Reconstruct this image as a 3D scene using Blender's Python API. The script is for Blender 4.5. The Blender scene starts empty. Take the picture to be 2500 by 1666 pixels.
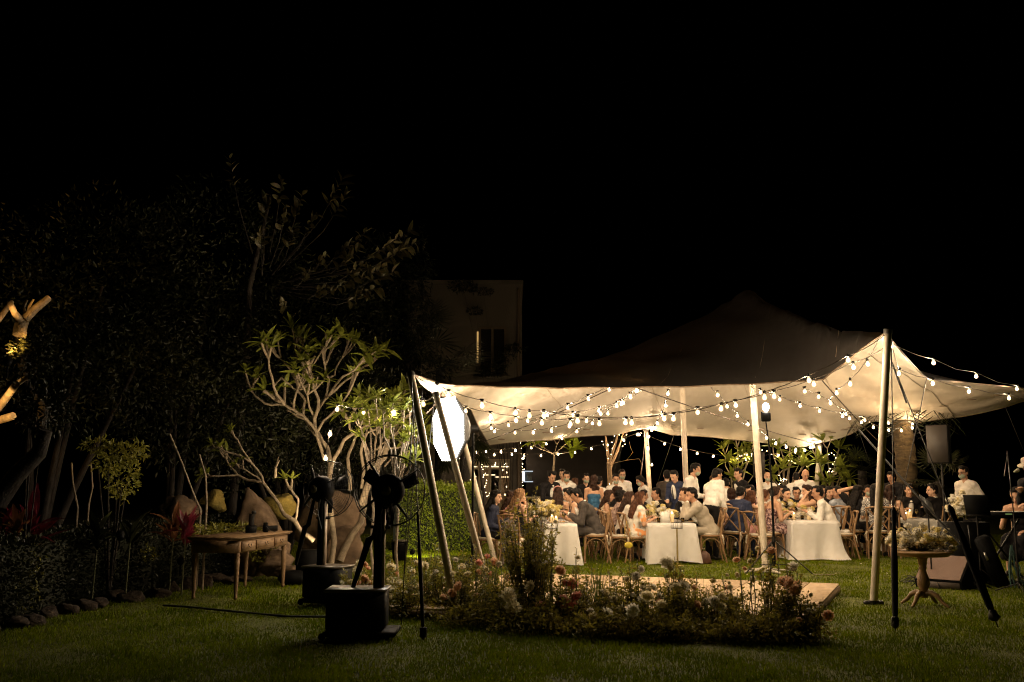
import bpy, math, random
import numpy as np
from mathutils import Vector, Matrix, Euler
rnd = random.Random(7)
nr = np.random.default_rng(7)
SC = bpy.context.scene
COL = SC.collection
# ---------------------------------------------------------------- camera, sky, exposure
HC = 1.5
FPX = 2500 * 35 / 36.0
PITCH = math.atan((1180 - 833) / FPX)
cam_d = bpy.data.cameras.new('camera'); cam = bpy.data.objects.new('camera', cam_d); COL.objects.link(cam)
cam_d.lens = 35; cam_d.sensor_width = 36; cam_d.clip_end = 600; cam_d.clip_start = 0.05
cam.location = (0, 0, HC); cam.rotation_euler = (math.pi / 2 + PITCH, 0, 0)
SC.camera = cam
W = bpy.data.worlds.new('World'); SC.world = W; W.use_nodes = True
nt = W.node_tree; nt.nodes.clear()
sky = nt.nodes.new('ShaderNodeTexSky'); sky.sky_type = 'NISHITA'; sky.sun_disc = False
sky.sun_elevation = math.radians(-4); sky.sun_rotation = math.radians(200)
bg = nt.nodes.new('ShaderNodeBackground'); bg.inputs['Strength'].default_value = 0.0006
wo = nt.nodes.new('ShaderNodeOutputWorld')
nt.links.new(sky.outputs[0], bg.inputs['Color']); nt.links.new(bg.outputs[0], wo.inputs[0])
SC.view_settings.view_transform = 'Standard'; SC.view_settings.look = 'None'
SC.view_settings.exposure = 0.0; SC.view_settings.gamma = 1.0; SC.view_settings.use_curve_mapping = False
cy = SC.cycles
cy.use_denoising = True
try:
    cy.denoiser = 'OPENIMAGEDENOISE'; cy.denoising_input_passes = 'RGB_ALBEDO_NORMAL'
except Exception: pass
cy.use_light_tree = True; cy.max_bounces = 5; cy.diffuse_bounces = 3; cy.glossy_bounces = 2
cy.transmission_bounces = 4; cy.transparent_max_bounces = 8
cy.filter_width = 1.2; cy.sample_clamp_indirect = 2.5; cy.caustics_reflective = False; cy.caustics_refractive = False
BULB_E = 520.0; SOFT_E = 22.0
# ---------------------------------------------------------------- projection helpers (metres from survey of the picture)
def ray(px, py):
    x = (px - 1250) / FPX; y = (833 - py) / FPX
    c, s = math.cos(PITCH), math.sin(PITCH)
    return Vector((x, c - y * s, s + y * c))
def P(px, py, D):
    r = ray(px, py); return Vector((0, 0, HC)) + r * (D / r.y)
def G(px, py, z=0.0):
    r = ray(px, py); return Vector((0, 0, HC)) + r * ((z - HC) / r.z)
def GX(px, D, z=0.0):
    v = P(px, 1180, D); return Vector((v.x, D, z))
# ---------------------------------------------------------------- mesh builder
class MB:
    def __init__(s): s.v = []; s.f = []; s.n = 0; s.m = []
    def add(s, vs, fs, mi=0):
        vs = np.asarray(vs, dtype=float).reshape(-1, 3)
        s.v.append(vs); o = s.n
        s.f.extend([tuple(i + o for i in f) for f in fs]); s.m.extend([mi] * len(fs)); s.n += len(vs)
    def box(s, c, d, R=None, mi=0, bev=0.0):
        x, y, z = [q / 2 for q in d]
        b = min(bev, x, y, z)
        if b <= 0:
            vs = np.array([(i * x, j * y, k * z) for i in (-1, 1) for j in (-1, 1) for k in (-1, 1)])
            fs = [(0, 1, 3, 2), (4, 6, 7, 5), (0, 4, 5, 1), (2, 3, 7, 6), (0, 2, 6, 4), (1, 5, 7, 3)]
        else:   # chamfered top/bottom ring
            def ring(xx, yy, zz): return [(-xx, -yy, zz), (xx, -yy, zz), (xx, yy, zz), (-xx, yy, zz)]
            vs = np.array(ring(x - b, y - b, -z) + ring(x, y, -z + b) + ring(x, y, z - b) + ring(x - b, y - b, z))
            fs = [(3, 2, 1, 0), (12, 13, 14, 15)]
            for q in range(3):
                for i in range(4):
                    a = q * 4 + i; c2 = q * 4 + (i + 1) % 4
                    fs.append((a, c2, c2 + 4, a + 4))
        if R is not None: vs = vs @ np.array(R.to_3x3()).T
        s.add(vs + np.array(c), fs, mi)
    def tube(s, pts, r, n=6, caps=True, mi=0, flat=1.0):
        pts = [Vector(p) for p in pts]; k = len(pts)
        rs = r if isinstance(r, (list, tuple)) else [r] * k
        vs = []; up = None
        for i, p in enumerate(pts):
            t = (pts[min(i + 1, k - 1)] - pts[max(i - 1, 0)])
            if t.length < 1e-9: t = Vector((0, 0, 1))
            t.normalize()
            if up is None:
                up = Vector((0, 0, 1)) if abs(t.z) < .9 else Vector((1, 0, 0))
            a = t.cross(up)
            if a.length < 1e-6: a = t.orthogonal()
            a.normalize(); b = a.cross(t).normalized(); up = b
            for j in range(n):
                q = 2 * math.pi * j / n
                vs.append(p + a * (math.cos(q) * rs[i]) + b * (math.sin(q) * rs[i] * flat))
        fs = [(i * n + j, i * n + (j + 1) % n, (i + 1) * n + (j + 1) % n, (i + 1) * n + j) for i in range(k - 1) for j in range(n)]
        if caps and max(rs) > .008 and caps != 'weld':
            m0 = len(vs); vs = vs + vs[:n] + vs[-n:]; fs += [tuple(range(m0 + n - 1, m0 - 1, -1)), tuple(m0 + n + j for j in range(n))]
        elif caps: fs += [tuple(range(n - 1, -1, -1)), tuple((k - 1) * n + j for j in range(n))]
        s.add([tuple(v) for v in vs], fs, mi)
    def lathe(s, c, prof, n=16, R=None, mi=0, sx=1.0, sy=1.0):
        vs = []; k = len(prof)
        for r, z in prof:
            for j in range(n):
                q = 2 * math.pi * j / n; vs.append((math.cos(q) * r * sx, math.sin(q) * r * sy, z))
        fs = [(i * n + j, i * n + (j + 1) % n, (i + 1) * n + (j + 1) % n, (i + 1) * n + j) for i in range(k - 1) for j in range(n)]
        fs += [tuple(range(n - 1, -1, -1)), tuple((k - 1) * n + j for j in range(n))]
        vs = np.array(vs)
        if R is not None: vs = vs @ np.array(R.to_3x3()).T
        s.add(vs + np.array(c), fs, mi)
    def ell(s, c, r, R=None, n=10, m=7, mi=0):
        rx, ry, rz = r if isinstance(r, (list, tuple)) else (r, r, r)
        vs = [(0, 0, -rz)]
        for i in range(1, m):
            a = -math.pi / 2 + math.pi * i / m
            for j in range(n):
                q = 2 * math.pi * j / n; vs.append((math.cos(a) * math.cos(q) * rx, math.cos(a) * math.sin(q) * ry, math.sin(a) * rz))
        vs.append((0, 0, rz)); L = len(vs) - 1
        fs = [(0, 1 + (j + 1) % n, 1 + j) for j in range(n)]
        for i in range(m - 2):
            for j in range(n):
                a = 1 + i * n
                fs.append((a + j, a + (j + 1) % n, a + n + (j + 1) % n, a + n + j))
        a = 1 + (m - 2) * n
        fs += [(a + j, a + (j + 1) % n, L) for j in range(n)]
        vs = np.array(vs)
        if R is not None: vs = vs @ np.array(R.to_3x3()).T
        s.add(vs + np.array(c), fs, mi)
    def cap(s, p0, p1, r0, r1, n=9):
        p0, p1 = Vector(p0), Vector(p1); d = p1 - p0; L = d.length
        if L < 1e-5: s.ell(p0, max(r0, r1), n=n); return
        d /= L
        pts = [p0 - d * r0 * .98, p0 - d * r0 * .7, p0, p1, p1 + d * r1 * .7, p1 + d * r1 * .98]
        s.tube(pts, [r0 * .15, r0 * .7, r0, r1, r1 * .7, r1 * .15], n=n, caps='weld')
    def mesh(s, name, mats, smooth=True):
        me = bpy.data.meshes.new(name)
        if s.n:
            V = np.concatenate(s.v)
            me.from_pydata(V.tolist(), [], s.f)
            if not isinstance(mats, (list, tuple)): mats = [mats]
            for m in mats: me.materials.append(m)
            if len(mats) > 1: me.polygons.foreach_set('material_index', s.m)
            if smooth: me.polygons.foreach_set('use_smooth', [True] * len(me.polygons))
            me.update()
        return me
    def build(s, name, mats, parent=None, smooth=True, **kw):
        return link(name, s.mesh(name, mats, smooth), parent, **kw)
def link(name, me, parent=None, mw=None, **kw):
    o = bpy.data.objects.new(name, me); COL.objects.link(o)
    if parent is not None: o.parent = parent
    if mw is not None: o.matrix_basis = mw
    tag(o, **kw); return o
def tag(o, label=None, cat=None, group=None, kind=None):
    if label: o['label'] = label
    if cat: o['category'] = cat
    if group: o['group'] = group
    if kind: o['kind'] = kind
    return o
def empty(name, loc=(0, 0, 0), rz=0.0, sc=1.0, label=None, cat=None, group=None):
    o = bpy.data.objects.new(name, None); COL.objects.link(o); o.location = loc; o.rotation_euler = (0, 0, rz); o.scale = (sc,) * 3
    o.empty_display_size = .1
    return tag(o, label, cat, group)
def TM(loc, rot=(0, 0, 0), sc=1.0):
    if not isinstance(sc, (tuple, list)): sc = (sc,) * 3
    return Matrix.Translation(loc) @ Euler(rot).to_matrix().to_4x4() @ Matrix.Diagonal((*sc, 1))
def arr_mesh(name, V, F, mat, smooth=False):
    """V (n,3), F (m,k) arrays"""
    me = bpy.data.meshes.new(name); k = F.shape[1]
    me.vertices.add(len(V)); me.vertices.foreach_set('co', V.astype(np.float32).ravel())
    me.loops.add(F.size); me.loops.foreach_set('vertex_index', F.astype(np.int32).ravel())
    me.polygons.add(len(F)); me.polygons.foreach_set('loop_start', np.arange(0, F.size, k, dtype=np.int32))
    try: me.polygons.foreach_set('loop_total', np.full(len(F), k, dtype=np.int32))
    except Exception: pass
    if smooth: me.polygons.foreach_set('use_smooth', np.ones(len(F), dtype=bool))
    for m in (mat if isinstance(mat, list) else [mat]): me.materials.append(m)
    me.update(calc_edges=True); me.validate()
    return me
# ---------------------------------------------------------------- materials
def M(name, col, rough=.6, var=.2, scale=12, bump=.0, bscale=None, metal=0.0, trans=0.0, col2=None, spec=.5, coat=0.0, detail=4, stretch=None, sheen=0.0, emit=None, es=0.0):
    m = bpy.data.materials.new(name); m.use_nodes = True; n = m.node_tree.nodes; l = m.node_tree.links
    b = n['Principled BSDF']; out = n['Material Output']
    tc = n.new('ShaderNodeTexCoord'); vec = tc.outputs['Object']
    if stretch:
        mp = n.new('ShaderNodeMapping'); mp.inputs['Scale'].default_value = stretch; l.new(vec, mp.inputs[0]); vec = mp.outputs[0]
    no = n.new('ShaderNodeTexNoise'); no.inputs['Scale'].default_value = scale; no.inputs['Detail'].default_value = detail; l.new(vec, no.inputs['Vector'])
    cr = n.new('ShaderNodeValToRGB'); c2 = col2 if col2 else tuple(min(1, c * (1 + var)) for c in col); c1 = col if col2 else tuple(c * (1 - var) for c in col)
    cr.color_ramp.elements[0].position = .32; cr.color_ramp.elements[1].position = .68
    cr.color_ramp.elements[0].color = (*c1, 1); cr.color_ramp.elements[1].color = (*c2, 1)
    l.new(no.outputs['Fac'], cr.inputs[0]); l.new(cr.outputs[0], b.inputs['Base Color'])
    b.inputs['Roughness'].default_value = rough; b.inputs['Metallic'].default_value = metal
    b.inputs['Specular IOR Level'].default_value = spec; b.inputs['Coat Weight'].default_value = coat
    b.inputs['Sheen Weight'].default_value = sheen
    if emit: b.inputs['Emission Color'].default_value = (*emit, 1); b.inputs['Emission Strength'].default_value = es
    if bump:
        n2 = n.new('ShaderNodeTexNoise'); n2.inputs['Scale'].default_value = bscale or scale * 4; n2.inputs['Detail'].default_value = 5; l.new(vec, n2.inputs['Vector'])
        bp = n.new('ShaderNodeBump'); bp.inputs['Strength'].default_value = bump; bp.inputs['Distance'].default_value = .02
        l.new(n2.outputs['Fac'], bp.inputs['Height']); l.new(bp.outputs[0], b.inputs['Normal'])
    if trans:
        t = n.new('ShaderNodeBsdfTranslucent'); l.new(cr.outputs[0], t.inputs[0]); mx = n.new('ShaderNodeMixShader'); mx.inputs[0].default_value = trans
        l.new(b.outputs[0], mx.inputs[1]); l.new(t.outputs[0], mx.inputs[2]); l.new(mx.outputs[0], out.inputs[0])
    return m
def ME(name, col, s):
    m = bpy.data.materials.new(name); m.use_nodes = True; n = m.node_tree.nodes; n.clear()
    e = n.new('ShaderNodeEmission'); e.inputs[0].default_value = (*col, 1); e.inputs[1].default_value = s
    o = n.new('ShaderNodeOutputMaterial'); m.node_tree.links.new(e.outputs[0], o.inputs[0]); return m
def MG(name, tint=(.9, .92, .9), rough=.02):
    m = bpy.data.materials.new(name); m.use_nodes = True; n = m.node_tree.nodes; l = m.node_tree.links; n.clear()
    o = n.new('ShaderNodeOutputMaterial'); t = n.new('ShaderNodeBsdfTransparent'); g = n.new('ShaderNodeBsdfGlossy'); t.inputs[0].default_value = (*tint, 1)
    g.inputs['Roughness'].default_value = rough; f = n.new('ShaderNodeFresnel'); f.inputs[0].default_value = 1.5; x = n.new('ShaderNodeMixShader')
    l.new(f.outputs[0], x.inputs[0]); l.new(t.outputs[0], x.inputs[1]); l.new(g.outputs[0], x.inputs[2]); l.new(x.outputs[0], o.inputs[0]); return m
def stripes(name, c1, c2, scale=30, kind='BANDS', rough=.8):
    m = M(name, c1, rough, .1); n = m.node_tree.nodes; l = m.node_tree.links; b = n['Principled BSDF']
    tc = n.new('ShaderNodeTexCoord')
    if kind == 'BANDS':
        w = n.new('ShaderNodeTexWave'); w.inputs['Scale'].default_value = scale; w.inputs['Distortion'].default_value = .6; w.bands_direction = 'X'; f = w.outputs['Fac']
    elif kind == 'CHECK':
        w = n.new('ShaderNodeTexChecker'); w.inputs['Scale'].default_value = scale; f = w.outputs['Fac']
    else:
        w = n.new('ShaderNodeTexVoronoi'); w.inputs['Scale'].default_value = scale; f = w.outputs['Distance']
    l.new(tc.outputs['Object'], w.inputs['Vector'])
    r = n.new('ShaderNodeValToRGB'); r.color_ramp.elements[0].color = (*c1, 1); r.color_ramp.elements[1].color = (*c2, 1)
    a, bb = (.45, .55) if kind != 'VOR' else (.28, .42)
    r.color_ramp.elements[0].position = a; r.color_ramp.elements[1].position = bb
    l.new(f, r.inputs[0]); l.new(r.outputs[0], b.inputs['Base Color']); return m
m_bark = M('bark', (.013, .009, .006), .85, .4, 9, .6, 40)
m_fbark = M('pale_bark', (.27, .215, .15), .8, .3, 14, .4, 60)
m_leaf_f = M('frangipani_leaf', (.12, .15, .02), .35, .3, 6, trans=.4, col2=(.26, .28, .045))
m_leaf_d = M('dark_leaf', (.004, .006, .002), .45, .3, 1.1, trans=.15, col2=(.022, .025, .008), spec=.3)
m_leaf_b = M('broad_leaf', (.05, .055, .018), .4, .3, 3, trans=.2, col2=(.10, .075, .035))
m_leaf_h = M('hedge_leaf', (.12, .17, .012), .4, .3, 5, trans=.3, col2=(.28, .34, .025))
m_leaf_s = M('flowerbed_leaf', (.09, .085, .012), .5, .3, 5, trans=.5, col2=(.32, .27, .04))
m_leaf_y = M('yellow_green_leaf', (.15, .16, .02), .45, .3, 6, trans=.4, col2=(.3, .27, .05))
m_leaf_r = M('red_leaf', (.06, .008, .014), .35, .3, 6, trans=.3, col2=(.2, .02, .04))
m_leaf_o = M('bronze_leaf', (.16, .06, .03), .35, .3, 6, trans=.3, col2=(.22, .10, .04))
m_grassb = M('tall_grass_blade', (.09, .12, .025), .45, .3, 6, trans=.35)
m_stem = M('stem', (.07, .075, .03), .7, .3)
m_white_f = M('white_petal', (.92, .88, .78), .7, .03, 20, trans=.35)
m_cream_f = M('cream_petal', (.9, .82, .6), .7, .05, 20, trans=.35)
m_yellow_f = M('yellow_petal', (.85, .74, .34), .7, .1, 20, trans=.3)
m_peach_f = M('peach_petal', (.82, .55, .38), .7, .15, 20, trans=.45)
m_pink_f = M('pink_petal', (.82, .42, .36), .7, .15, 20, trans=.45)
m_rock = M('rock', (.07, .045, .028), .95, .4, 4, 1.0, 7, col2=(.24, .165, .105), detail=9)
m_moss = M('mossy_rock', (.16, .13, .03), .95, .4, 5, .9, 30, col2=(.3, .22, .05))
m_black = M('black_plastic', (.005, .005, .005), .6, .3, 10, spec=.08)
m_blackm = M('black_metal', (.02, .019, .018), .4, .3, 10, metal=.3, spec=.3)
m_cable = M('cable', (.012, .011, .01), .6, .2)
m_grille = M('speaker_grille', (.17, .105, .08), .6, .3, 300, .3, 300)
m_chrome = M('steel', (.5, .48, .45), .3, .2, metal=.9)
m_pole = M('pole_paint', (.62, .54, .43), .42, .12, 5, .05)
m_white = M('white_paint', (.75, .73, .68), .5, .08, 5)
m_wood = M('chair_wood', (.22, .12, .055), .5, .35, 6, .15, 30, stretch=(8, 8, 1), col2=(.33, .2, .1))
m_oak = M('desk_wood', (.18, .105, .05), .6, .3, 6, .15, 30, stretch=(1, 9, 9), col2=(.28, .17, .08))
m_cloth = M('table_linen', (.8, .77, .74), .85, .05, 3, .6, 5, trans=.08)
m_tie = M('cushion_ties', (.7, .6, .48), .9, .1)
m_candle = M('candle_wax', (.85, .75, .5), .5, .05, trans=.3, emit=(1, .55, .2), es=.35)
m_flame = ME('flame', (1, .62, .25), 60)
m_glass = MG('clear_glass')
m_drink = M('white_wine', (.75, .6, .2), .1, .1, trans=.4)
m_china = M('china', (.8, .78, .72), .25, .05)
m_gold = M('brass', (.5, .38, .16), .35, .2, metal=.8)
m_bulb = ME('lit_filament', (1, .745, .49), BULB_E * 4.2)
m_bulb_far = ME('lit_filament_far', (1, .68, .36), BULB_E * 3.2)
m_env = bpy.data.materials.new('bulb_glass'); m_env.use_nodes = True; n_ = m_env.node_tree.nodes; n_.clear()
_e = n_.new('ShaderNodeEmission'); _e.inputs[0].default_value = (1, .66, .32, 1); _e.inputs[1].default_value = .9
_t = n_.new('ShaderNodeBsdfTransparent'); _a = n_.new('ShaderNodeAddShader'); _o = n_.new('ShaderNodeOutputMaterial')
m_env.node_tree.links.new(_e.outputs[0], _a.inputs[0]); m_env.node_tree.links.new(_t.outputs[0], _a.inputs[1]); m_env.node_tree.links.new(_a.outputs[0], _o.inputs[0])
m_env.cycles.emission_sampling = 'NONE'
m_fairy = ME('fairy_light', (1, .74, .42), 22)
# ================================================================ ground
def lawn():
    xs = np.concatenate([np.linspace(-150, -22, 10), np.linspace(-20, 24, 120), np.linspace(26, 150, 10)])
    ys = np.concatenate([np.linspace(-6, 3, 6), np.linspace(3.2, 34, 110), np.linspace(36, 260, 16)])
    X, Y = np.meshgrid(xs, ys)
    Z = .012 * np.sin(X * 2.1 + 1) * np.cos(Y * 1.7) + .008 * np.sin(X * 5.3 + Y * 3.1)
    V = np.stack([X.ravel(), Y.ravel(), Z.ravel() - .01], 1); nx = len(xs)
    i = np.arange((len(ys) - 1) * (nx - 1)); r = i // (nx - 1); c = i % (nx - 1); a = r * nx + c
    F = np.stack([a, a + 1, a + 1 + nx, a + nx], 1)
    m = M('lawn_soil', (.055, .065, .002), .95, .5, 2.2, .6, 50, col2=(.10, .115, .004))
    link('lawn', arr_mesh('lawn', V, F, m, True), kind='structure')
    # blades
    N = 420000
    # polar distribution about the viewing terrace: even over angle, thinning with distance as the blades shrink
    ang = nr.uniform(-.62, .62, N); u = nr.uniform(0, 1, N)
    d0, d1 = 6.6, 30.0
    d = 1 / (1 / d0 + u * (1 / d1 - 1 / d0))
    far = nr.uniform(0, 1, N) < .55; d = np.where(far, d0 + (d1 - d0) * u ** .8, d)
    x = d * np.tan(ang); y = d
    h = nr.uniform(.014, .034, N) * (.75 + .5 * np.sin(x * 1.9 + 2 * np.sin(y * 1.3)) ** 2); w = h * .1 + .0012 + d * .00018
    th = nr.uniform(0, 2 * math.pi, N); tl = nr.uniform(.1, .8, N) * h; td = nr.uniform(0, 2 * math.pi, N)
    z0 = -.012
    V = np.empty((N, 3, 3))
    V[:, 0] = np.stack([x - np.cos(th) * w, y - np.sin(th) * w, np.full(N, z0)], 1)
    V[:, 1] = np.stack([x + np.cos(th) * w, y + np.sin(th) * w, np.full(N, z0)], 1)
    V[:, 2] = np.stack([x + np.cos(td) * tl, y + np.sin(td) * tl, h], 1)
    F = np.arange(N * 3).reshape(N, 3)
    gm = M('grass_blade', (.08, .115, .002), .8, .4, 1.2, trans=.35, spec=.03, col2=(.18, .225, .004))
    link('grass', arr_mesh('grass', V.reshape(-1, 3), F, gm), kind='stuff', label='short mown green grass covering the lawn', cat='grass')
lawn()
sk = MB(); sk.lathe((0, 40, -30), [(300 * math.cos(a), 300 * math.sin(a)) for a in np.linspace(0, 1.5, 12)], n=40)
sk.build('sky', M('night_sky', (.0004, .0004, .0005), 1, 0, spec=0), kind='structure')

# ================================================================ stretch tent
# control points on the rim (picture survey x, y, distance)
FRONT = [(1012, 916, 12.3), (1040, 928, 12.6), (1085, 943, 13.2), (1200, 946, 13.8), (1350, 949, 14.3), (1520, 948, 14.7), (1690, 945, 14.8), (1835, 939, 14.8), (1930, 934, 14.6), (2008, 930, 14.2), (2040, 905, 13.7), (2100, 858, 13.0), (2162, 813, 12.45)]
RIGHT = [(2162, 813, 12.45), (2215, 875, 13.6), (2262, 926, 14.8), (2350, 934, 16.5), (2500, 948, 19), (2560, 950, 21), (2610, 952, 23)]
BACK = [(1195, 1087, 25), (1300, 1079, 25.6), (1400, 1070, 26), (1510, 1062, 26.5), (1577, 1046, 27), (1640, 1063, 27), (1800, 1075, 27.5), (1900, 1089, 27.5), (1960, 1093, 27.2), (2002, 1086, 27), (2060, 1070, 26.3), (2112, 1042, 25.5), (2132, 1024, 25.2), (2165, 1038, 24.8), (2240, 1034, 24.6), (2350, 1020, 24.2), (2460, 995, 23.6), (2610, 952, 23)]
LEFT = [(1012, 916, 12.3), (1032, 945, 12.4), (1062, 962, 12.7), (1110, 975, 15.8), (1150, 1000, 20.5), (1170, 1045, 22.5), (1195, 1087, 25)]
def resample(pts, n):
    p = np.array([P(*q) for q in pts]); d = np.r_[0, np.cumsum(np.linalg.norm(np.diff(p, axis=0), axis=1))]; d /= d[-1]
    t = np.linspace(0, 1, n); return np.stack([np.interp(t, d, p[:, k]) for k in range(3)], 1)
NU, NV = 110, 84
fr, bk, lf, rt = resample(FRONT, NU), resample(BACK, NU), resample(LEFT, NV), resample(RIGHT, NV)
U, Vv = np.meshgrid(np.linspace(0, 1, NU), np.linspace(0, 1, NV))
U3, V3 = U[..., None], Vv[..., None]
G0 = (1 - V3) * fr[None] + V3 * bk[None] + (1 - U3) * lf[:, None] + U3 * rt[:, None] - ((1 - U3) * (1 - V3) * fr[0] + U3 * (1 - V3) * fr[-1] + (1 - U3) * V3 * bk[0] + U3 * V3 * bk[-1])
PEAKS = [P(1656, 816, 22.0), P(1823, 705, 18.2)]
Z = G0[..., 2].copy(); pin = np.zeros_like(Z, bool); pin[0] = pin[-1] = True; pin[:, 0] = pin[:, -1] = True
for pk in PEAKS:
    dd = np.hypot(G0[..., 0] - pk.x, G0[..., 1] - pk.y)
    ii = np.unravel_index(dd.argmin(), dd.shape)
    near = dd < .2
    Z[near] = pk.z - .55 * dd[near]; pin |= near
RIDGES = [[(1656, 816, 22.0), (1550, 855, 20.6), (1400, 893, 18.6), (1280, 909, 17)], [(1656, 816, 22.0), (1700, 790, 21), (1760, 748, 19.8), (1823, 705, 18.2)], [(1823, 705, 18.2), (1860, 728, 17.4), (1900, 752, 16.6), (1980, 788, 15.2), (2060, 806, 13.9), (2120, 812, 13.0), (2162, 813, 12.45)]]
for rg in RIDGES:
    pp = [P(*q) for q in rg]
    for a_, b_ in zip(pp, pp[1:]):
        for t in np.linspace(0, 1, 14)[1:-1]:
            p_ = a_.lerp(b_, t); dd = np.hypot(G0[..., 0] - p_.x, G0[..., 1] - p_.y); k = np.unravel_index(dd.argmin(), dd.shape)
            if not pin[k]: Z[k] = p_.z; pin[k] = True
# relax heights as a stretched membrane over the plan positions
for it in range(2600):
    A = Z[1:-1, 1:-1]
    new = (Z[2:, 1:-1] + Z[:-2, 1:-1] + Z[1:-1, 2:] + Z[1:-1, :-2]) / 4
    A2 = np.where(pin[1:-1, 1:-1], A, A + 1.0 * (new - A)); Z[1:-1, 1:-1] = A2
Gt = G0.copy(); Gt[..., 2] = Z
inner = np.minimum.reduce([U, 1 - U, Vv, 1 - Vv])
Gt[..., 2] += np.clip(inner * 12, 0, 1) * (.022 * np.sin(Gt[..., 0] * 3.1 + Gt[..., 1] * 1.2 + 2 * np.sin(Gt[..., 1] * .8)) + .016 * np.sin(Gt[..., 0] * 1.3 - Gt[..., 1] * 3.7) + .008 * np.sin(Gt[..., 0] * 9 + 3 * np.sin(Gt[..., 1] * 1.1)))
# scalloped hem between tie points
edge_s = .03 * np.abs(np.sin(np.linspace(0, math.pi * 9, NU)))
Gt[0, :, 2] += edge_s * 0.5; Gt[-1, :, 2] += edge_s
def canopy_mat():
    m = M('tent_fabric', (.62, .55, .45), .8, .1, .9, .7, 2.6); n = m.node_tree.nodes; l = m.node_tree.links
    b = n['Principled BSDF']; out = n['Material Output']
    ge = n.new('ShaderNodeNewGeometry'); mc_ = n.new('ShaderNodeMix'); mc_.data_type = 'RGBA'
    l.new(ge.outputs['Backfacing'], mc_.inputs[0]); mc_.inputs[6].default_value = (.022, .018, .015, 1); l.new(n['Color Ramp'].outputs[0], mc_.inputs[7]); l.new(mc_.outputs[2], b.inputs['Base Color'])  # outer face coloured near-black: its night shade is put into the fabric colour
    t = n.new('ShaderNodeBsdfTranslucent'); t.inputs[0].default_value = (.62, .36, .15, 1)
    mx = n.new('ShaderNodeMixShader'); mx.inputs[0].default_value = .0022
    l.new(b.outputs[0], mx.inputs[1]); l.new(t.outputs[0], mx.inputs[2]); l.new(mx.outputs[0], out.inputs[0]); return m
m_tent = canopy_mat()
tent = empty('stretch_tent', P(1860, 1385, 17.6), label='large beige stretch tent canopy on tall poles over the dinner tables', cat='tent')
TINV = Matrix.Translation(-tent.location)
def tpart(o): o.matrix_basis = TINV @ o.matrix_basis; return o
i = np.arange((NV - 1) * (NU - 1)); r = i // (NU - 1); c = i % (NU - 1); a = r * NU + c
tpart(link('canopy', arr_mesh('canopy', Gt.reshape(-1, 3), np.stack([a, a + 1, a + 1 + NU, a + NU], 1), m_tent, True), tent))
sm_ = MB()
for j in (18, 37, 55, 73, 92): sm_.tube([tuple(q - np.array([0, 0, .006])) for q in Gt[1:-1:2, j]], .006, n=4)
tpart(sm_.build('seams', M('seam_tape', (.42, .34, .24), .8), tent))
hem = MB()
for e in (Gt[0], Gt[-1], Gt[:, 0], Gt[:, -1]): hem.tube([tuple(q) for q in e[::3]] + [tuple(e[-1])], .012, n=5)
tpart(hem.build('hem', M('hem_webbing', (.16, .11, .07), .8), tent))
def bez(a, b, sag=0.0, n=10):
    a, b = Vector(a), Vector(b)
    return [a.lerp(b, i / n) - Vector((0, 0, 4 * sag * (i / n) * (1 - i / n))) for i in range(n + 1)]
# ridge seams seen under the canopy (webbing lines)
wb = MB()
for (p, q) in [((1550, 946, 14.75), (2000, 1086, 26.9)), ((1175, 1080, 24.5), (1490, 950, 14.8)), ((2008, 930, 14.2), (2190, 1120, 20.5)), ((1040, 1010, 13), (1085, 945, 13.2))]:
    a, b = P(*p), P(*q); wb.tube(bez(a, b, .05), .009, n=5)
tpart(wb.build('webbing', M('dark_webbing', (.05, .03, .02), .8), tent))
# small reinforcing patches on the underside near the rear hem
pm = M('patch', (.22, .15, .09), .8)
for (px, py, D) in [(1325, 1070, 24.6), (1433, 1066, 25), (1647, 1054, 26), (1712, 1060, 26.2), (1840, 1070, 26.4), (1958, 1078, 26.4), (2016, 1062, 26), (2026, 1066, 26), (2056, 1052, 25.6), (2080, 1042, 25.3), (2235, 1021, 23.5), (2312, 1005, 22.7), (2373, 990, 22), (2440, 975, 21), (1220, 1072, 24.3)]:
    dd = np.hypot(Gt[..., 0] - P(px, py, D).x, Gt[..., 1] - D); k = np.unravel_index(dd.argmin(), dd.shape)
    q = MB(); q.box((0, 0, 0), (.16, .12, .012), bev=.004); q.build('patch', pm, tent, mw=TINV @ TM(tuple(Gt[k] - np.array([0, 0, .03])), (0, 0, rnd.uniform(0, 1))))
def pole(a, b, r, foot='plate'):
    o = empty('tent_pole_tmp')
    bpy.data.objects.remove(o)
    m = MB(); d = (b - a); m.tube([a, a + d * .5, b], r, n=18)
    po = tpart(m.build('pole', m_pole, tent))
    f = MB()
    if foot == 'cross':
        for k in range(4):
            q = k * math.pi / 2 + .35; e = Vector((math.cos(q) * .42, math.sin(q) * .42, .02))
            f.tube([Vector((a.x, a.y, .09)), Vector((a.x, a.y, .03)) + e * .4, Vector((a.x, a.y, 0)) + e], [.03, .025, .018], n=6)
        f.tube([Vector((a.x, a.y, .01)), Vector((a.x, a.y, .2))], r * 1.15, n=16)
    else:
        f.tube([a - Vector((0, 0, .01)), a + Vector((0, 0, .05))], r * 1.35, n=12)
        f.box(a + Vector((0, 0, .02)), (.24, .06, .05), bev=.01)
    f.build('pole_foot', m_pole if foot == 'cross' else m_blackm, po)
    c = MB(); t = b - d.normalized() * .05
    c.tube([t, t + d.normalized() * .06], r * 1.12, n=14); c.build('pole_cap', m_chrome, po)
    return po
POLES = {}
def top(px, py, D): return P(px, py, D)
POLES['fl'] = pole(G(1117, 1512), P(1002, 911, 12.2), .046)
POLES['fr'] = pole(G(2133, 1476), P(2168, 806, 12.42), .048)
pole(GX(1862, 17.3), P(1834, 900, 17.9), .055, 'cross')          # front mast
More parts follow.
